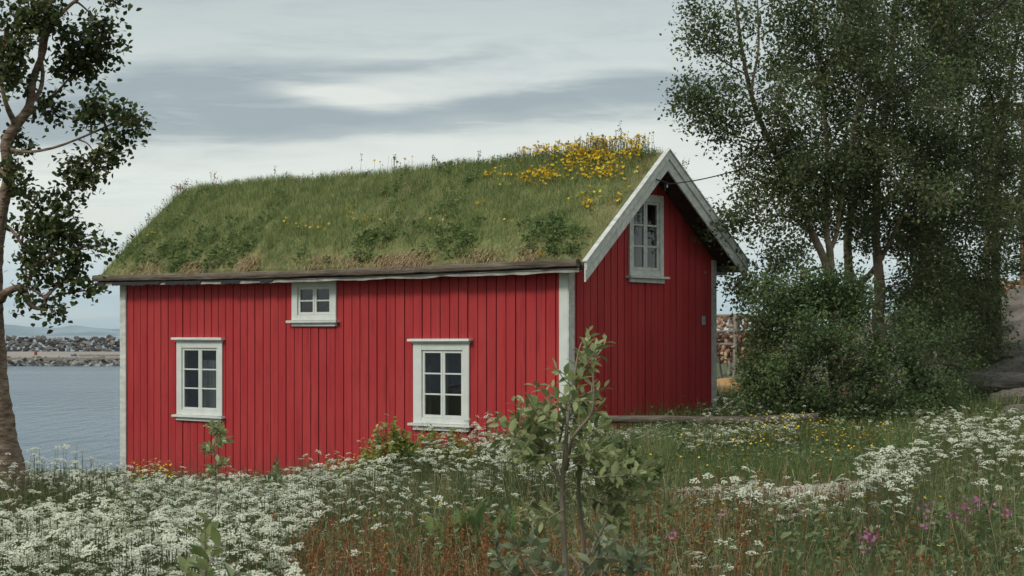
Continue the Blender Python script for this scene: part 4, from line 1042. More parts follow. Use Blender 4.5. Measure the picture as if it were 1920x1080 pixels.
# big round bush in front of the birches
TB_ = [[(1570, 800, 28.8, .05), (1560, 700, 28.8, .04), (1540, 600, 28.8, .02)], [(1600, 800, 28.9, .05), (1640, 700, 28.9, .035), (1680, 620, 28.9, .02)],
       [(1540, 800, 28.7, .04), (1480, 720, 28.6, .03), (1450, 650, 28.6, .02)], [(1620, 800, 29, .04), (1700, 730, 29, .03), (1750, 680, 29, .02)]]
cb_ = [(1545, 560, 28.6, 70, 34, .5, 30), (1500, 590, 28.4, 60, 40, .5, 28), (1590, 590, 28.6, 60, 40, .5, 26), (1450, 620, 28.3, 50, 36, .5, 22), (1540, 640, 28, 80, 50, .6, 40), (1430, 680, 28.1, 50, 40, .5, 24),
       (1640, 650, 28.6, 70, 40, .6, 30), (1620, 700, 28, 80, 50, .6, 38), (1500, 700, 27.9, 80, 50, .6, 38), (1700, 680, 28.8, 60, 40, .6, 26), (1740, 720, 28.9, 50, 40, .6, 20), (1420, 735, 28, 50, 30, .5, 18), (1480, 755, 27.8, 60, 30, .5, 20),
       (1560, 760, 27.8, 70, 30, .5, 24), (1650, 760, 28, 70, 34, .5, 26), (1730, 770, 28.4, 60, 30, .5, 20), (1412, 705, 28.2, 22, 22, .4, 6), (1410, 640, 28.4, 26, 20, .4, 6), (1510, 545, 28.6, 40, 20, .4, 12), (1780, 745, 29, 40, 30, .5, 10), (1690, 630, 29.6, 60, 30, .4, 14), (1760, 650, 30.5, 60, 36, .5, 16), (1800, 690, 31, 50, 30, .5, 12), (1600, 555, 28.9, 50, 30, .4, 16), (1460, 575, 28.5, 44, 26, .4, 14), (1780, 610, 31.5, 60, 34, .5, 16), (1690, 590, 30.5, 60, 30, .5, 16), (1400, 770, 27.6, 30, 22, .4, 8), (1470, 548, 28.3, 34, 22, .4, 12), (1540, 528, 28.5, 44, 18, .4, 14), (1415, 600, 28.2, 30, 18, .3, 8), (1612, 540, 28.7, 34, 16, .3, 9), (1440, 530, 28.3, 16, 12, .2, 4), (1500, 515, 28.4, 20, 10, .2, 4), (1570, 508, 28.5, 18, 10, .2, 4), (1410, 560, 28.2, 18, 10, .2, 4), (1520, 600, 27.5, 34, 20, .2, 10), (1600, 640, 27.5, 34, 20, .2, 10), (1450, 690, 27.4, 34, 20, .2, 9), (1680, 720, 27.6, 30, 18, .2, 8), (1790, 780, 29, 50, 26, .4, 12)]
tree('willow_bush', 'broad rounded green bush beside the gable, in front of the birch stems', 'bush', TB_, cb_, M['bark_dark'], M['bushleaf'], .062, P(1580, 800, 28.8), lpt=52, flat=.8)
# lower bush on the rock slope
cb2 = [(1770, 700, 32.5, 40, 22, .5, 12), (1810, 740, 32, 50, 34, .5, 16), (1760, 770, 31, 50, 30, .5, 14), (1835, 715, 33, 34, 20, .4, 9), (1800, 790, 30, 50, 24, .4, 12), (1830, 770, 31, 30, 24, .4, 8), (1745, 730, 32, 40, 28, .4, 8)]
tree('juniper_shrub', 'low grey-green shrub between the big bush and the bare rock', 'bush', [[(1790, 800, 31.5, .03), (1790, 750, 31.5, .02)]], cb2, M['bark_dark'], M['herb'], .05, P(1790, 800, 31.5), lpt=26, flat=.8)
cb3 = fill(16, 1720, 1860, 560, 640, 40, 2, (24, 38), tw=12)
tree('alder_shrub', 'dark shrubs behind the tree trunks at the top of the rock slope', 'bush', [[(1800, 680, 40, .05), (1800, 600, 40, .03)], [(1750, 680, 40, .05), (1740, 600, 40, .03)]], cb3, M['bark_dark'], M['darkleaf'], .065, P(1790, 680, 40), lpt=44)

# ---------------------------------------------------------------- saplings
def sapling(name, label, limbs, sprays, leafm, leaf, base, dleaf=9, group=None, asp=1.0):
    """sprays: (px, py, d, dx, dy, n): a shoot from (px,py) by (dx,dy) px carrying n long leaves"""
    root = empty(name, base); tag(root, label, 'sapling', group); off = np.array(root.location)
    tr = MB()
    for L_ in limbs:
        pts = limb([(*P(a, b_, c_), r_) for a, b_, c_, r_ in L_], 6); tr.tube(pts[:, :3] - off, pts[:, 3], 8, rough=.05)
    LP, LD, LS = [], [], []
    for (px, py, d, dx, dy, n_) in sprays:
        a = P(px, py, d); e = P(px + dx, py + dy, d + rng.normal(0, .08)); t = np.linspace(0, 1, 6)[:, None]
        m_ = (a + e) / 2 + rng.normal(0, .02, 3); q = (1 - t) ** 2 * a + 2 * t * (1 - t) * m_ + t * t * e
        tr.tube(q - off, np.linspace(.003, .0014, 6), 5, cap=False)
        f = np.linspace(.12, 1.0, n_)[:, None]; pos = (1 - f) ** 2 * a + 2 * f * (1 - f) * m_ + f * f * e
        ang = np.arange(n_) * 2.4 + rng.uniform(0, 6); ax = (e - a) / np.linalg.norm(e - a)
        u = np.cross(ax, [0, .3, 1.]); u /= np.linalg.norm(u); v = np.cross(ax, u)
        out_ = np.cos(ang)[:, None] * u + np.sin(ang)[:, None] * v + ax * (.25 + .9 * f ** 2) + rng.normal(0, .15, (n_, 3)) + np.array([0, 0, .12])
        LP.append(pos); LD.append(out_); LS.append(leaf * rng.uniform(.7, 1.1, n_) * (1.0 - .3 * f[:, 0] ** 3))
    tr.build('stem', M['twig'], root, smooth=True)
    LP, LD, LS = np.vstack(LP), np.vstack(LD), np.concatenate(LS)
    MB().scatter(LONG_V, [(LONG_F, 0)], LP - off, rot_from(LD, .7), LS[:, None] * np.array([asp, 1, 1])).build('leaves', leafm, root, smooth=True)
    return root
D = 6.6
big = [[(1062, 1330, D, .014), (1060, 1080, D, .0115), (1055, 960, D, .010), (1055, 900, D, .0095), (1060, 850, D, .008), (1064, 790, D, .006), (1075, 720, D, .0045), (1085, 660, D, .0035), (1092, 640, D, .002)],
       [(1058, 930, D, .010), (1045, 890, D, .008), (1020, 845, D, .006), (990, 815, D - .1, .004)],
       [(1080, 1180, D + .1, .010), (1095, 1040, D + .1, .009), (1088, 960, D + .1, .008), (1085, 900, D + .1, .007), (1095, 850, D + .1, .005), (1120, 810, D + .1, .003)],
       [(1092, 1060, D, .008), (1120, 1010, D, .007), (1150, 960, D, .005), (1180, 920, D - .1, .003)],
       [(1062, 880, D, .007), (1075, 820, D - .1, .006), (1110, 770, D - .1, .004), (1112, 700, D - .1, .003)],
       [(1100, 1300, D - .4, .008), (1110, 1120, D - .4, .007), (1070, 1040, D - .4, .004)], [(1110, 1120, D - .4, .006), (1160, 1020, D - .4, .004)]]
spr = []
def sp(x, y, dx, dy, n, d=D, k=1, jit=8):
    n = int(n * 1.4); k = k if d < 6 else k + 1 + (k > 1)
    for _ in range(k): spr.append((x + rng.normal(0, jit), y + rng.normal(0, jit), d + rng.normal(0, .08), dx + rng.normal(0, jit), dy + rng.normal(0, jit), n))
sp(1088, 700, 14, -62, 11, k=1); sp(1085, 690, 36, -45, 8, k=1); sp(1082, 715, 30, -12, 7); sp(1078, 730, -36, -22, 6); sp(1076, 740, 44, -16, 7)
sp(1068, 770, -60, -35, 8); sp(1068, 780, -80, -10, 8); sp(1065, 790, 50, -25, 8, k=2); sp(1050, 800, -50, -50, 8, k=2); sp(1030, 820, -60, -60, 8, k=2); sp(1010, 830, -55, -40, 8, k=2)
sp(990, 830, -45, -30, 8, k=2); sp(1000, 830, -20, 30, 7, k=2); sp(1030, 840, -20, 40, 7, k=2); sp(1050, 830, 10, -60, 8, k=3); sp(1070, 830, 60, -40, 8, k=3); sp(1040, 850, -60, 0, 8, k=3); sp(1080, 850, 50, -10, 7, k=2)
sp(1095, 860, 60, 10, 8, k=3); sp(1110, 890, 70, -10, 8, k=3); sp(1130, 920, 70, -30, 8, k=3); sp(1150, 940, 60, 0, 8, k=2); sp(1100, 930, 60, 20, 7, k=2); sp(1170, 900, 40, -30, 7, k=2); sp(1120, 960, 50, 30, 7, k=2); sp(1090, 880, 30, -40, 7, k=2)
sp(1060, 940, -40, 20, 5, k=2); sp(1000, 930, -30, 30, 5, k=1); sp(1075, 770, 40, 10, 7, k=1)
sapling('willow_sapling', 'tall leafy willow sapling in the foreground, in front of the house corner', big, spr, M['willow'], .058, P(1062, 1330, D), asp=1.2)
spr = []
D2 = 5.6
sp(1060, 1100, -60, -60, 9, D2, 3); sp(1000, 1090, -50, -70, 9, D2, 3); sp(1090, 1090, 50, -70, 9, D2, 3); sp(1150, 1090, 40, -60, 8, D2, 3); sp(1030, 1050, -30, -60, 8, D2, 2); sp(1110, 1030, 20, -50, 7, D2, 2); sp(1190, 1090, 30, -70, 8, D2, 2); sp(960, 1100, -20, -60, 7, D2, 2)
sapling('willow_shoots', 'grey-green willow shoots at the bottom edge, below the tall sapling', [[(1070, 1400, D2, .009), (1060, 1200, D2, .008), (1040, 1080, D2, .005)], [(1090, 1400, D2, .009), (1120, 1180, D2, .008), (1130, 1060, D2, .004)]], spr, M['willow2'], .058, P(1070, 1400, D2), asp=1.3)
spr = []
D3 = 4.9
sp(386, 1120, 2, -150, 12, D3, 1, 2); sp(388, 1070, 36, -60, 5, D3, 1, 4); sp(386, 1050, -38, -60, 5, D3, 1, 4); sp(386, 1090, -50, -20, 4, D3, 1, 4); sp(390, 1100, 55, -30, 4, D3, 1, 4); sp(350, 1120, -20, -60, 4, D3, 1, 4); sp(430, 1120, 20, -40, 3, D3, 1, 4)
sapling('small_sapling', 'small pale-leaved sapling among the white flowers at the lower left', [[(390, 1450, D3, .006), (388, 1200, D3, .005), (386, 1060, D3, .004), (388, 970, D3, .0025)]], spr, M['willow'], .074, P(390, 1450, D3), asp=1.15)
spr = []
D4 = 13.5
for y in (885, 870, 850, 835, 818, 805): sp(404, y, rng.choice([-1, 1]) * rng.uniform(8, 18), rng.uniform(-14, -4), 6, D4, 2, 3)
sapling('thin_sapling', 'thin leafy sapling standing against the red wall below the left window', [[(405, 1060, D4, .006), (405, 900, D4, .005), (403, 850, D4, .004), (410, 800, D4, .0025)]], spr, M['willow'], .062, P(405, 1060, D4), asp=1.5)
spr = []
sp(516, 905, 0, -30, 8, 15, 2, 3); sp(516, 910, 18, -14, 6, 15, 1, 3); sp(512, 912, -16, -10, 6, 15, 1, 3)
sapling('leafy_sprig', 'short leafy sprig poking above the flowers between the two lower windows', [[(516, 1050, 15, .005), (516, 885, 15, .003)]], spr, M['herb'], .065, P(516, 1050, 15), asp=1.5)

# tall feathery weeds against the wall
def weed(px, base_y, d, h_px, w_px, n, label, m, leaf=.05, flowers=0):
    n = int(n * 1.5)
    b_ = P(px, base_y, d); b_[2] = float(GH(b_[0], b_[1])) - .03
    root = empty('tall_weed', b_); tag(root, label, 'weed', 'leafy weeds along the house')
    top = P(px, base_y - h_px, d); hgt = top[2] - b_[2]; wd = w_px / F * d
    lv = MB(); st = MB()
    for _ in range(n):
        a = rng.uniform(0, 6.3); r_ = rng.uniform(0, 1) ** .6 * wd * .5; hh2 = hgt * (1 - .30 * (r_ / (wd * .5)) ** 2) * rng.uniform(.84, 1.02)
        tip = np.array([r_ * math.cos(a), r_ * math.sin(a) * .6, hh2]); bs = tip * [.2, .2, 0]
        t = np.linspace(0, 1, 6)[:, None]; q = bs + (tip - bs) * t; q[:, :2] = bs[:2] + (tip - bs)[:2] * t ** 1.6
        st.tube(q, np.linspace(.006, .002, 6), 4, cap=False)
        k = int(110 * hh2 / 1.0) + 20; f = rng.uniform(.35, 1.02, k)[:, None]; pos = bs + (tip - bs) * f; pos[:, :2] = bs[:2] + (tip - bs)[:2] * f ** 1.6
        pos = pos + rng.normal(0, .045, (k, 3)) * (1.3 - f)
        lv.scatter(QL_V, [(QL_F, 0)], pos, rand_rot(k, .6), leaf * rng.uniform(.6, 1.2, k))
    st.build('stems', M['stem'], root); lv.build('foliage', m, root)
    if flowers:
        fl = MB(); k = flowers; a = rng.uniform(0, 6.3, k); r_ = rng.uniform(.1, 1, k) * wd * .5
        tp = np.stack([r_ * np.cos(a), r_ * np.sin(a) * .6, hgt * rng.uniform(.8, 1.06, k)], -1); bs = tp * [.4, .4, .3]
        umbels(fl, bs, tp, rng.uniform(.028, .045, k), .3, True); fl.build('flower_heads', [M['umbel'], M['stem']], root)
    return root
weed(735, 960, 20, 174, 130, 18, 'tall yellowish-green weed against the wall left of the right-hand window', M['weedleaf'], .055, 5)
weed(690, 960, 21, 130, 70, 9, 'slimmer yellowish-green weed left of the tall one by the wall', M['weedleaf'], .05, 4)
weed(818, 960, 20.5, 166, 150, 20, 'bushy weed with small white heads right under the right-hand window', M['weedleaf'], .048, 22)
weed(880, 960, 19.5, 142, 130, 17, 'broad weed with white heads right of the window sill', M['weedleaf'], .048, 22)
weed(772, 960, 19, 110, 100, 10, 'low leafy weed filling the gap between the two tallest weeds by the wall', M['herb'], .05, 6)
weed(640, 960, 22, 80, 70, 7, 'short weed with yellowish leaves near the yellow flowers by the wall', M['weedleaf'], .05, 4)
weed(938, 960, 18, 125, 90, 12, 'weed with pale leaves close to the left side of the tall sapling', M['herb'], .05, 12)
weed(1190, 900, 16, 50, 130, 20, 'wide leafy clump to the right of the tall sapling stem', M['grass_fresh'], .07, 0)
weed(1150, 860, 20, 50, 110, 14, 'leafy clump right behind the tall sapling, left end of the log', M['herb'], .06, 6)

# dock plant: large upright leaves
bd = P(885, 1010, 11); bd[2] = float(GH(bd[0], bd[1]))
dk = empty('dock_plant', bd); tag(dk, 'dark green dock plant with large upright leaves before the white flowers', 'plant')
k = 46; pos = np.stack([rng.normal(0, .17, k), rng.normal(0, .12, k), rng.uniform(.15, .38, k)], -1)
dd = np.stack([rng.normal(0, .35, k), rng.normal(0, .3, k), rng.uniform(.5, 1, k)], -1)
MB().scatter(LONG_V, [(LONG_F, 0)], pos, rot_from(dd), rng.uniform(.13, .22, k)[:, None] * np.array([1.3, 1, 1])).build('leaves', M['rooffoliage'], dk)
st = MB(); stems(st, pos * [.3, .3, 0], pos, .005, 0); st.build('stems', M['stem'], dk)

# ---------------------------------------------------------------- log, boulders, racks
lp = np.array([P(1115, 786, 26.4), P(1250, 787, 26.5), P(1380, 789, 26.6), P(1470, 786, 26.8), P(1530, 782, 27.2)])
lgp = limb(np.hstack([lp, [[.055], [.06], [.062], [.068], [.06]]]), 8)
o = MB().tube(lgp[:, :3] - lp[0], lgp[:, 3], 12, rough=.05).build('fallen_log', M['log'], smooth=True); o.location = lp[0]
tag(o, 'long grey log lying above the white flowers along the foot of the gable', 'log')

def boulder(px, py, d, w, h, m, label, seed, cat='boulder', dep=None):
    v, f = rock_shape(4, .28, seed); v = v * (1 + .16 * (fbm(v[:, 0] * 2 + 5, v[:, 1] * 2 + v[:, 2] * 3 + 5, seed + 40, 2.2) - .5))[:, None]; v[:, 2] += .06 * np.sin(v[:, 2] * 14 + v[:, 0] * 3); c = P(px, py, d)
    o_ = MB().add(v * [w / 2, (dep or w) / 2, h / 2], f).build('boulder', m, smooth=True)
    o_.location = c; o_.rotation_euler = (0, 0, seed * 1.3); tag(o_, label, cat)
boulder(1362, 740, 42, .95, .7, M['boulder'], 'orange-brown boulder seen beyond the gable corner under the racks', 2)
boulder(88, 912, 20.5, .36, .26, M['darkstone'], 'dark wet stone right beside the foot of the near birch', 4)
boulder(110, 935, 19.5, .30, .2, M['darkstone'], 'smaller brown stone half hidden by flowers next to the birch foot', 6)
boulder(1905, 752, 31, .95, .42, M['rock'], 'pale smooth boulder at the right edge below the rock slope', 8)
boulder(1912, 785, 28.5, .6, .4, M['rock'], 'rounded grey boulder at the right edge just above the white flowers', 11)
boulder(1895, 722, 34, 2.2, .45, M['rock'], 'flat slab of pale rock stepping down the right-hand slope', 13)
boulder(1900, 665, 38, 2.4, .5, M['rock'], 'large sloping brown rock under the dark tree at the right edge', 15, dep=2)

def rack(px0, px1, d, rows_y, ground_y, label, wood, fish=True, lean=True):
    """posts, rails and hanging fish; built from real spans at distance d"""
    base = P((px0 + px1) / 2, ground_y, d); root = empty('drying_rack', base); tag(root, label, 'drying rack', 'fish drying racks'); off = np.array(base)
    for x in np.arange(px0, px1, (px1 - px0) / 3.01):
        po = MB(); po.tube([P(x, ground_y + 6, d) - off, P(x + 3, rows_y[0] - 4, d) - off], .07, 8, rough=.05)
        if lean: po.tube([P(x + 26, ground_y + 6, d + 1.2) - off, P(x + 5, rows_y[0] - 1, d + .12) - off], .05, 7)
        po.build('post', wood, root)
    for y in rows_y:
        for dz, dd_ in ((0, 0), (1.5, 1.3)):
            MB().tube([P(px0 - 12, y + dz, d + dd_ + .1) - off, P(px1 + 12, y - 1 + dz, d + dd_ + .1) - off], .05, 8, rough=.05).build('rail', wood, root)
    if fish:
        fb_ = MB(); v_, f_ = ico(1)
        for y in rows_y[-2:] + rows_y[:1]:
            n_ = 240 if y != rows_y[0] else 60; px = rng.uniform(px0, px1, n_); 
            pos = np.array([P(a, y + rng.uniform(4, 20), d + rng.uniform(-.1, 1.4)) for a in px]) - off
            fb_.scatter(v_, [(f_, 0)], pos, rand_rot(n_), rng.uniform(.07, .13, n_)[:, None] * np.array([.6, 1.2, .7]))
        tag(fb_.build('hanging_fish', M['fish'], root), kind='stuff')
    return root
rack(1330, 1470, 62, [592, 622, 646], 724, 'low wooden rack hung with drying fish, seen between gable and bush', M['rackwood'])
rack(1300, 1500, 74, [596, 640, 660], 716, 'farther wooden fish rack standing behind the low one beyond the gable', M['rackwood'])
rack(1850, 2050, 46, [196, 372, 530], 610, 'tall rack of ochre poles showing through the trees at the right edge', M['orangewood'], True)

# ---------------------------------------------------------------- meadow
def wz(u0, u1, d0, d1, k):
    u = rng.uniform(u0, u1, k); d = rng.uniform(d0, d1, k); return u * d, d, u * F + 960
def inside_house(x, y, m=.05):
    c, s = math.cos(HA), math.sin(HA); xl = c * (x - HC[0]) + s * (y - HC[1]); t = -s * (x - HC[0]) + c * (y - HC[1])
    return (xl < m) & (xl > -LEN - m) & (t > -m) & (t < WID + m)
def on_path(x, y): return (np.abs(y - path_mid(x)) < 1.05) & (x > 1.3) & (x < 11.5)
def near_trunk(x, y): return (np.hypot(x + 4.5, y - 16) < .35)
def okp(x, y): return ~inside_house(x, y) & ~near_trunk(x, y) & (GH(x, y) > -3.9) & ~((x > 7.9) & (y > 31) & (fbm(x, y, 21, .7) < .62))
def hcap(px, d):
    """greatest plant height, so that low turf stays low near the path"""
    return np.interp(px, [0, 1150, 1260, 1660, 1760, 1920], [9, 9, .20, .20, 9, 9]) * 1.0 + 9 * (d < 12.0) + 9 * (d > 24.5)
gm = MB()
x, d, px = wz(-.36, .36, 4.4, 36, 150000)
keep = okp(x, d) & (~on_path(x, d) | (rng.random(len(x)) < .30 + .5 * (fbm(x, d, 33, 1.3) > .5))) & (rng.random(len(x)) < np.interp(d, [4, 20, 36], [.75, 1, 1])); x, d, px = x[keep], d[keep], px[keep]
cl = fbm(x, d, 61, 1.1)
h = np.minimum((.22 + .38 * cl + rng.uniform(0, .14, len(x))) * np.interp(d, [5, 12, 36], [1.05, .95, .8]), hcap(px, d))
h = h * np.where(on_path(x, d), .45, 1)
h = h * np.where((px > 560) & (px < 1130) & (d > 14), 1.45, 1)
h = h * np.where((px > 1120) & (d > 19), rng.uniform(.8, 1.25, len(x)), 1)
pos = np.stack([x, d, GH(x, d) - .02], -1)
kind = rng.random(len(x)); dryp = kind < np.where((px > 500) & (px < 1420) & (d < 12), .22, .07)
fresh = ~dryp & ((px > 1120) & (d > 18) | (rng.random(len(x)) < .2))
w = np.interp(d, [4, 12, 36], [.0045, .007, .012])
for mk, mi in ((dryp, 2), (fresh, 1), (~dryp & ~fresh, 0)):
    blades(gm, pos[mk], h[mk], w[mk], .38, mi, seg=3)
# grass beyond the framed wedge and behind the house, coarser
x = rng.uniform(-14, 16, 26000); d = rng.uniform(2, 62, 26000); keep = okp(x, d) & ((np.abs(x / d) > .34) | (d > 34)); x, d = x[keep], d[keep]
blades(gm, np.stack([x, d, GH(x, d) - .02], -1), rng.uniform(.2, .45, len(x)), .016, .4, 0, seg=2)
tag(gm.build('meadow_grass', [M['grass'], M['grass_fresh'], M['straw']]), 'tall mixed meadow grass around the house', 'grass', kind='stuff')

ts = MB(); x, d, px = wz(-.31, .31, 5.2, 24, 2600)
keep = okp(x, d) & ~on_path(x, d) & ((hcap(px, d) > 1) | (rng.random(len(x)) < .1)) & (rng.random(len(x)) < np.interp(px, [470, 500, 1250, 1500], [.2, .8, .8, .38])); x, d = x[keep], d[keep]; k = len(x)
bs = np.stack([x, d, GH(x, d)], -1); hh4 = rng.uniform(.45, .78, k); a_ = rng.uniform(0, 6.3, k); ln_ = rng.uniform(.03, .22, k)
q1 = bs + np.stack([np.cos(a_) * ln_ * .3, np.sin(a_) * ln_ * .3, hh4 * .6], -1); q2 = bs + np.stack([np.cos(a_) * ln_, np.sin(a_) * ln_, hh4], -1)
stems(ts, bs, q1, .0016, 0); stems(ts, q1, q2, .0013, 0)
for q in range(7):
    f = rng.uniform(.55, 1.05, k)[:, None]; ts.scatter(QL_V, [(QL_F, 0)], q1 + (q2 - q1) * f, rand_rot(k), np.stack([np.full(k, .005), rng.uniform(.012, .022, k), np.full(k, .01)], -1))
tag(ts.build('seeding_grass', [M['straw']]), 'pale seeding grass stalks standing above the meadow', 'grass', kind='stuff')

# herb leaves low in the meadow
hb = MB(); x, d, px = wz(-.32, .32, 4.6, 33, 15000)
keep = okp(x, d) & ~on_path(x, d) & (fbm(x, d, 71, .8) > .40); x, d, px = x[keep], d[keep], px[keep]
rep = 5; xx = np.repeat(x, rep) + rng.normal(0, .06, len(x) * rep); yy = np.repeat(d, rep) + rng.normal(0, .06, len(x) * rep); pxx = np.repeat(px, rep)
hz = np.minimum(rng.uniform(.08, .46, len(xx)), hcap(pxx, yy))
pos = np.stack([xx, yy, GH(xx, yy) + hz], -1)
hb.scatter(QL_V, [(QL_F, 0)], pos, rand_rot(len(pos), .6), rng.uniform(.03, .075, len(pos))[:, None] * np.array([.7, 1, 1]))
tag(hb.build('meadow_herbs', M['herb']), 'low leafy herbs growing between the flower stems', 'herbs', kind='stuff')

# cow parsley
zones = [  # px0, px1, d0, d1, count, height0, height1, size0, size1
    (-60, 560, 5.6, 10, 900, .52, .68, .030, .046), (-60, 600, 10, 17, 900, .50, .68, .030, .046), (-60, 640, 17, 25, 850, .42, .62, .032, .048), (60, 640, 24, 28.5, 330, .35, .55, .034, .05),
    (540, 1130, 14.5, 20, 420, .60, .84, .032, .048), (900, 1130, 14, 17.5, 330, .78, .95, .032, .048), (560, 760, 13, 18, 200, .62, .80, .03, .046), (780, 940, 17, 20, 110, .8, .95, .032, .046), (880, 1130, 19, 25, 40, .6, .85, .03, .045), (560, 960, 12, 18, 170, .4, .55, .03, .045), (980, 1130, 13, 17, 150, .52, .62, .032, .048), (860, 960, 16, 19, 60, .55, .65, .032, .048),
    (1120, 1500, 23.8, 26.3, 620, .22, .42, .034, .05), (1120, 1420, 26.1, 26.4, 60, .22, .40, .03, .045), (1130, 1400, 21, 24.5, 80, .3, .45, .03, .045), (1320, 1480, 26.8, 28, 50, .35, .55, .03, .045), (1340, 1400, 27.2, 29, 50, .4, .6, .03, .045),
    (1290, 1420, 9.6, 12.6, 120, .50, .62, .032, .048), (1300, 1560, 11.5, 13.5, 90, .32, .42, .032, .048), (1300, 1440, 8.6, 9.8, 26, .40, .52, .03, .042), (1400, 1640, 12.5, 15, 60, .22, .34, .03, .045),
    (1600, 1720, 10, 13.5, 120, .52, .66, .032, .048), (1640, 1740, 13, 16, 70, .45, .55, .032, .048), (1620, 1740, 9.0, 10.5, 55, .42, .56, .032, .046), (1560, 1640, 12, 14, 26, .4, .5, .03, .045),
    (1720, 1980, 14.5, 19.5, 300, .60, .74, .036, .052), (1760, 1960, 18.5, 23.5, 200, .50, .66, .036, .052), (1730, 1940, 12, 14.5, 50, .45, .62, .03, .046), (1500, 1760, 23, 26, 36, .35, .6, .03, .045),
    (1150, 1980, 5.6, 10, 46, .3, .45, .022, .034), (560, 1100, 8, 13, 50, .35, .5, .024, .036)]
um = MB()
for a, b_, d0, d1, n_, h0, h1, s0_, s1_ in zones:
    x, d, px = wz((a - 960) / F, (b_ - 960) / F, d0, d1, int(n_ * 1.5))
    keep = okp(x, d) & ~on_path(x, d) & (fbm(x, d, 81, 1.0 if a > 1000 else .8) > (.44 if a > 1000 else .33)); keep &= np.cumsum(keep) <= n_
    x, d = x[keep], d[keep]; k = len(x)
    s0_ *= .62; s1_ *= 1.06
    # heads come in clusters of a plant
    hgt = rng.uniform(h0 * .86, h1 * 1.06, k) * (.82 + .42 * (fbm(x, d, 91, .8) - .2)); bx = x + rng.normal(0, .05, k); by = d + rng.normal(0, .05, k)
    base_ = np.stack([bx, by, GH(bx, by) - .02], -1); top = np.stack([x, d, GH(x, d) + hgt], -1)
    umbels(um, base_, top, rng.uniform(s0_, s1_, k), .28, far=(d0 > 20))
tag(um.build('cow_parsley_meadow', [M['umbel'], M['stem']]), 'dense drifts of white cow parsley filling the meadow', 'wildflowers', kind='stuff')
# denser, smaller blossom filling in the great left-hand drift
um2 = MB()
for a, b_, d0, d1, n_, h0, h1 in ((-60, 540, 5.6, 12, 1700, .42, .64), (-60, 600, 12, 22, 1700, .40, .62), (-20, 240, 20, 27, 420, .45, .75), (980, 1120, 13.5, 17, 90, .5, .6)):
    x, d, px = wz((a - 960) / F, (b_ - 960) / F, d0, d1, n_); keep = okp(x, d) & (fbm(x, d, 81, .8) > .33); x, d = x[keep], d[keep]; k = len(x)
    top = np.stack([x, d, GH(x, d) + rng.uniform(h0, h1, k)], -1); base_ = np.stack([x, d, GH(x, d) - .02], -1)
    umbels(um2, base_, top, rng.uniform(.018, .032, k), .4, True)
tag(um2.build('small_white_blossom', [M['umbel'], M['stem']]), 'smaller white blossom mixed into the left drift of cow parsley', 'wildflowers', kind='stuff')

# buttercups
yb = MB()
for a, b_, d0, d1, n_, h0, h1 in ((1370, 1680, 23.0, 26.0, 240, .22, .42), (1150, 1700, 19, 25, 130, .2, .36), (245, 325, 25, 27.5, 120, .5, .74), (610, 710, 24, 27, 200, .5, .74), (690, 1000, 21, 25.5, 90, .5, .7), (925, 965, 20, 24, 24, .6, .75),
                                 (1780, 1870, 16.5, 18.5, 40, .6, .72), (1150, 1900, 7, 13, 50, .3, .5), (1400, 1560, 24.8, 26.2, 70, .35, .5), (1740, 1800, 30, 32, 12, .3, .5), (560, 1000, 9, 14, 22, .4, .5)):
    x, d, px = wz((a - 960) / F, (b_ - 960) / F, d0, d1, n_); keep = okp(x, d) & ~on_path(x, d); x, d = x[keep], d[keep]; k = len(x)
    top = np.stack([x, d, GH(x, d) + rng.uniform(h0, h1, k)], -1)
    yb.scatter(DISC_V, [(DISC_F, 0)], top, rand_rot(k, 1.0), rng.uniform(.014, .024, k) * np.interp(d, [6, 15, 30], [.6, .85, 1.1]))
    stems(yb, top * [1, 1, 0] + np.stack([0 * x, 0 * x, GH(x, d)], -1), top, .0025, 1)
tag(yb.build('buttercups', [M['yellow'], M['stem']]), 'scattered yellow buttercups near the log and along the wall', 'wildflowers', kind='stuff')

# sorrel with rusty seed heads
so = MB()
for a, b_, d0, d1, n_ in ((520, 1160, 6, 11, 820), (1140, 1420, 6, 12, 260), (1420, 1980, 6, 11, 110), (1180, 1660, 12, 16.5, 130), (480, 760, 11, 15, 60), (300, 520, 6, 8, 24)):
    x, d, px = wz((a - 960) / F, (b_ - 960) / F, d0, d1, n_); keep = okp(x, d) & ~on_path(x, d); x, d = x[keep], d[keep]; k = len(x)
    hgt = rng.uniform(.34, .64, k) * np.interp(d, [6, 10, 16], [1, 1.0, .6]); bs = np.stack([x, d, GH(x, d)], -1); top = bs + np.stack([rng.normal(0, .05, k), rng.normal(0, .05, k), hgt], -1)
    stems(so, bs, top, .002, 1)
    for q in range(20):
        f = rng.uniform(.55, 1.02, k)[:, None]; p = bs + (top - bs) * f + rng.normal(0, 1, (k, 3)) * (.028 * (1.25 - f))
        so.scatter(QL_V, [(QL_F, 0)], p, rand_rot(k), rng.uniform(.010, .019, k))
tag(so.build('sorrel', [M['sorrel'], M['sorrel']]), 'rusty sorrel seed heads in the foreground grass', 'wildflowers', kind='stuff')

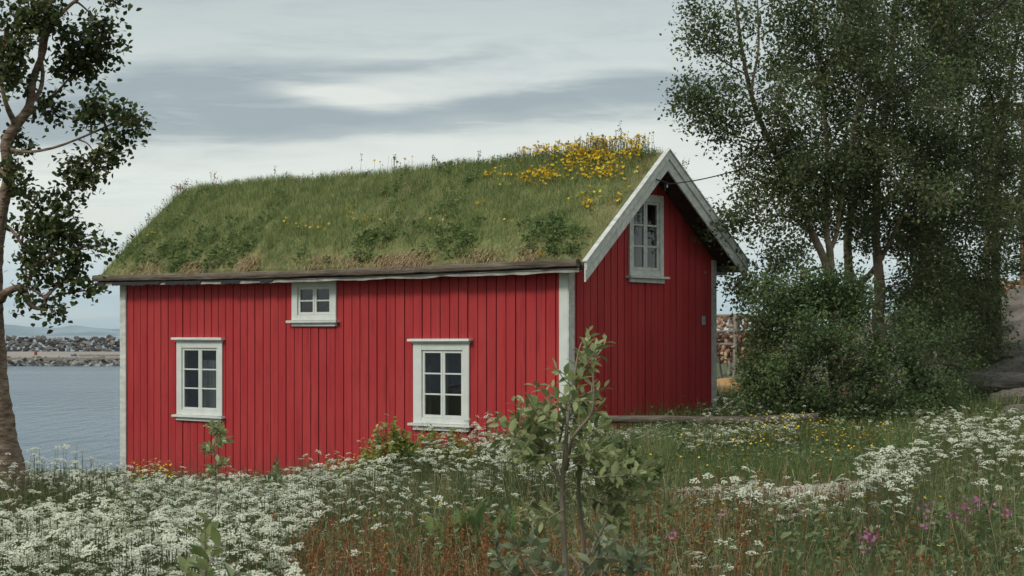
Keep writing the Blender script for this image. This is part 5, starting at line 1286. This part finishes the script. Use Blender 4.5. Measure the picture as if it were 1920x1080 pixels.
# pink campion, each a thing
def campion(px, py, d, n, label):
    top = P(px, py, d); gz = float(GH(top[0], top[1])); root = empty('pink_campion', (top[0], top[1], gz)); tag(root, label, 'flower', 'pink flowers in the right foreground')
    st = MB(); fl = MB(); hh3 = top[2] - gz
    for _ in range(max(2, n // 4)):
        e = np.array([rng.normal(0, .035), rng.normal(0, .03), hh3 * rng.uniform(.86, 1.03)]); stems(st, np.zeros((1, 3)), e[None], .003, 0)
        k = 5; p = e + rng.normal(0, .018, (k, 3)) - [0, 0, .01]
        fl.scatter(DISC_V, [(DISC_F, 0)], p, rand_rot(k, .3), rng.uniform(.009, .015, k))
    st.build('stems', M['stem'], root); fl.build('petals', M['pink'], root)
for px, py, d, n, lb in ((1618, 1000, 8.2, 12, 'pink campion cluster lowest in the right foreground, left bloom'), (1636, 995, 8.4, 14, 'pink campion beside and right of the lowest pink cluster'),
                      (1748, 945, 9.4, 14, 'pink campion left of the wide pink pair, close to white umbels'), (1752, 962, 9.0, 10, 'pink campion just under another near the white umbels'),
                      (1798, 945, 9.6, 12, 'left bloom of the wide pink pair in the right foreground'), (1818, 942, 9.6, 10, 'right bloom of the wide pink pair in the right foreground'),
                      (1835, 925, 10.2, 12, 'dull pink campion between the pink pair and the right edge'), (1858, 915, 10.5, 10, 'tallest pink campion, near the right edge'), (1872, 935, 10.1, 10, 'rightmost pink campion in the grass'),
                      (1362, 960, 9.8, 8, 'faint pink campion among the white umbels right of centre'), (1478, 950, 11, 8, 'small pink campion right of the central white umbels'), (1240, 985, 9.2, 6, 'small pink flower among rusty sorrel right of the sapling')):
    campion(px, py, d, n, lb)

# tall single cow parsley plants against the dark bush
def parsley(px, py, d, n, spread, label):
    top = P(px, py, d); gz = float(GH(top[0], top[1])); root = empty('cow_parsley', (top[0], top[1], gz)); tag(root, label, 'flower', 'tall cow parsley plants standing singly')
    m_ = MB(); hh3 = top[2] - gz; k = n; a = rng.uniform(0, 6.3, k); r_ = rng.uniform(.1, 1, k) * spread / F * d
    tp = np.stack([r_ * np.cos(a), r_ * np.sin(a), hh3 * rng.uniform(.82, 1.0, k)], -1); bs = np.stack([0 * a, 0 * a, hh3 * rng.uniform(.3, .6, k)], -1)
    umbels(m_, bs, tp, rng.uniform(.030, .046, k), .3, True); m_.build('flower_heads', [M['umbel'], M['stem']], root)
    s2 = MB(); stems(s2, np.array([[0., 0, 0]]), np.array([[0, 0, hh3 * .6]]), .005, 0); s2.build('stem', M['stem'], root)
for a in ((1700, 765, 26.5, 7, 26, 'tall cow parsley with several heads before the right part of the bush'), (1505, 775, 26.2, 9, 34, 'cow parsley with wide heads over the dark end of the log'),
          (1620, 762, 26.6, 6, 30, 'cow parsley standing before the middle of the bush'), (1370, 748, 28, 9, 34, 'cow parsley beyond the log, just right of the gable corner'),
          (1345, 760, 28.3, 8, 22, 'cow parsley touching the white corner board of the gable'), (1322, 772, 26, 5, 14, 'small cow parsley against the red gable near its right corner'),
          (1420, 755, 27.6, 7, 26, 'cow parsley beyond the log at the left foot of the bush'), (1660, 790, 25, 5, 24, 'short cow parsley below the right half of the bush'),
          (898, 775, 17, 5, 20, 'lone pale parsley stalk just right of the right-hand window'), (285, 868, 24, 12, 40, 'yellowish-headed parsley at the left foot of the long wall'),
          (400, 880, 24, 7, 26, 'cow parsley at the foot of the thin sapling')):
    parsley(*a)

# ---------------------------------------------------------------- far air
hz = MB().box(-13500, 13500, -190, 13500, -7, 130)
o = hz.build('haze', None if False else [bpy.data.materials.new('haze_air')])
m = o.data.materials[0]; m.use_nodes = True; n, l = m.node_tree.nodes, m.node_tree.links; n.clear()
oo = n.new('ShaderNodeOutputMaterial'); vv = n.new('ShaderNodeVolumePrincipled'); vv.inputs['Color'].default_value = (.75, .88, .95, 1); vv.inputs['Density'].default_value = 6e-5
l.new(vv.outputs[0], oo.inputs['Volume'])
tag(o, 'pale sea air that fades the far mountains', 'haze', kind='stuff')
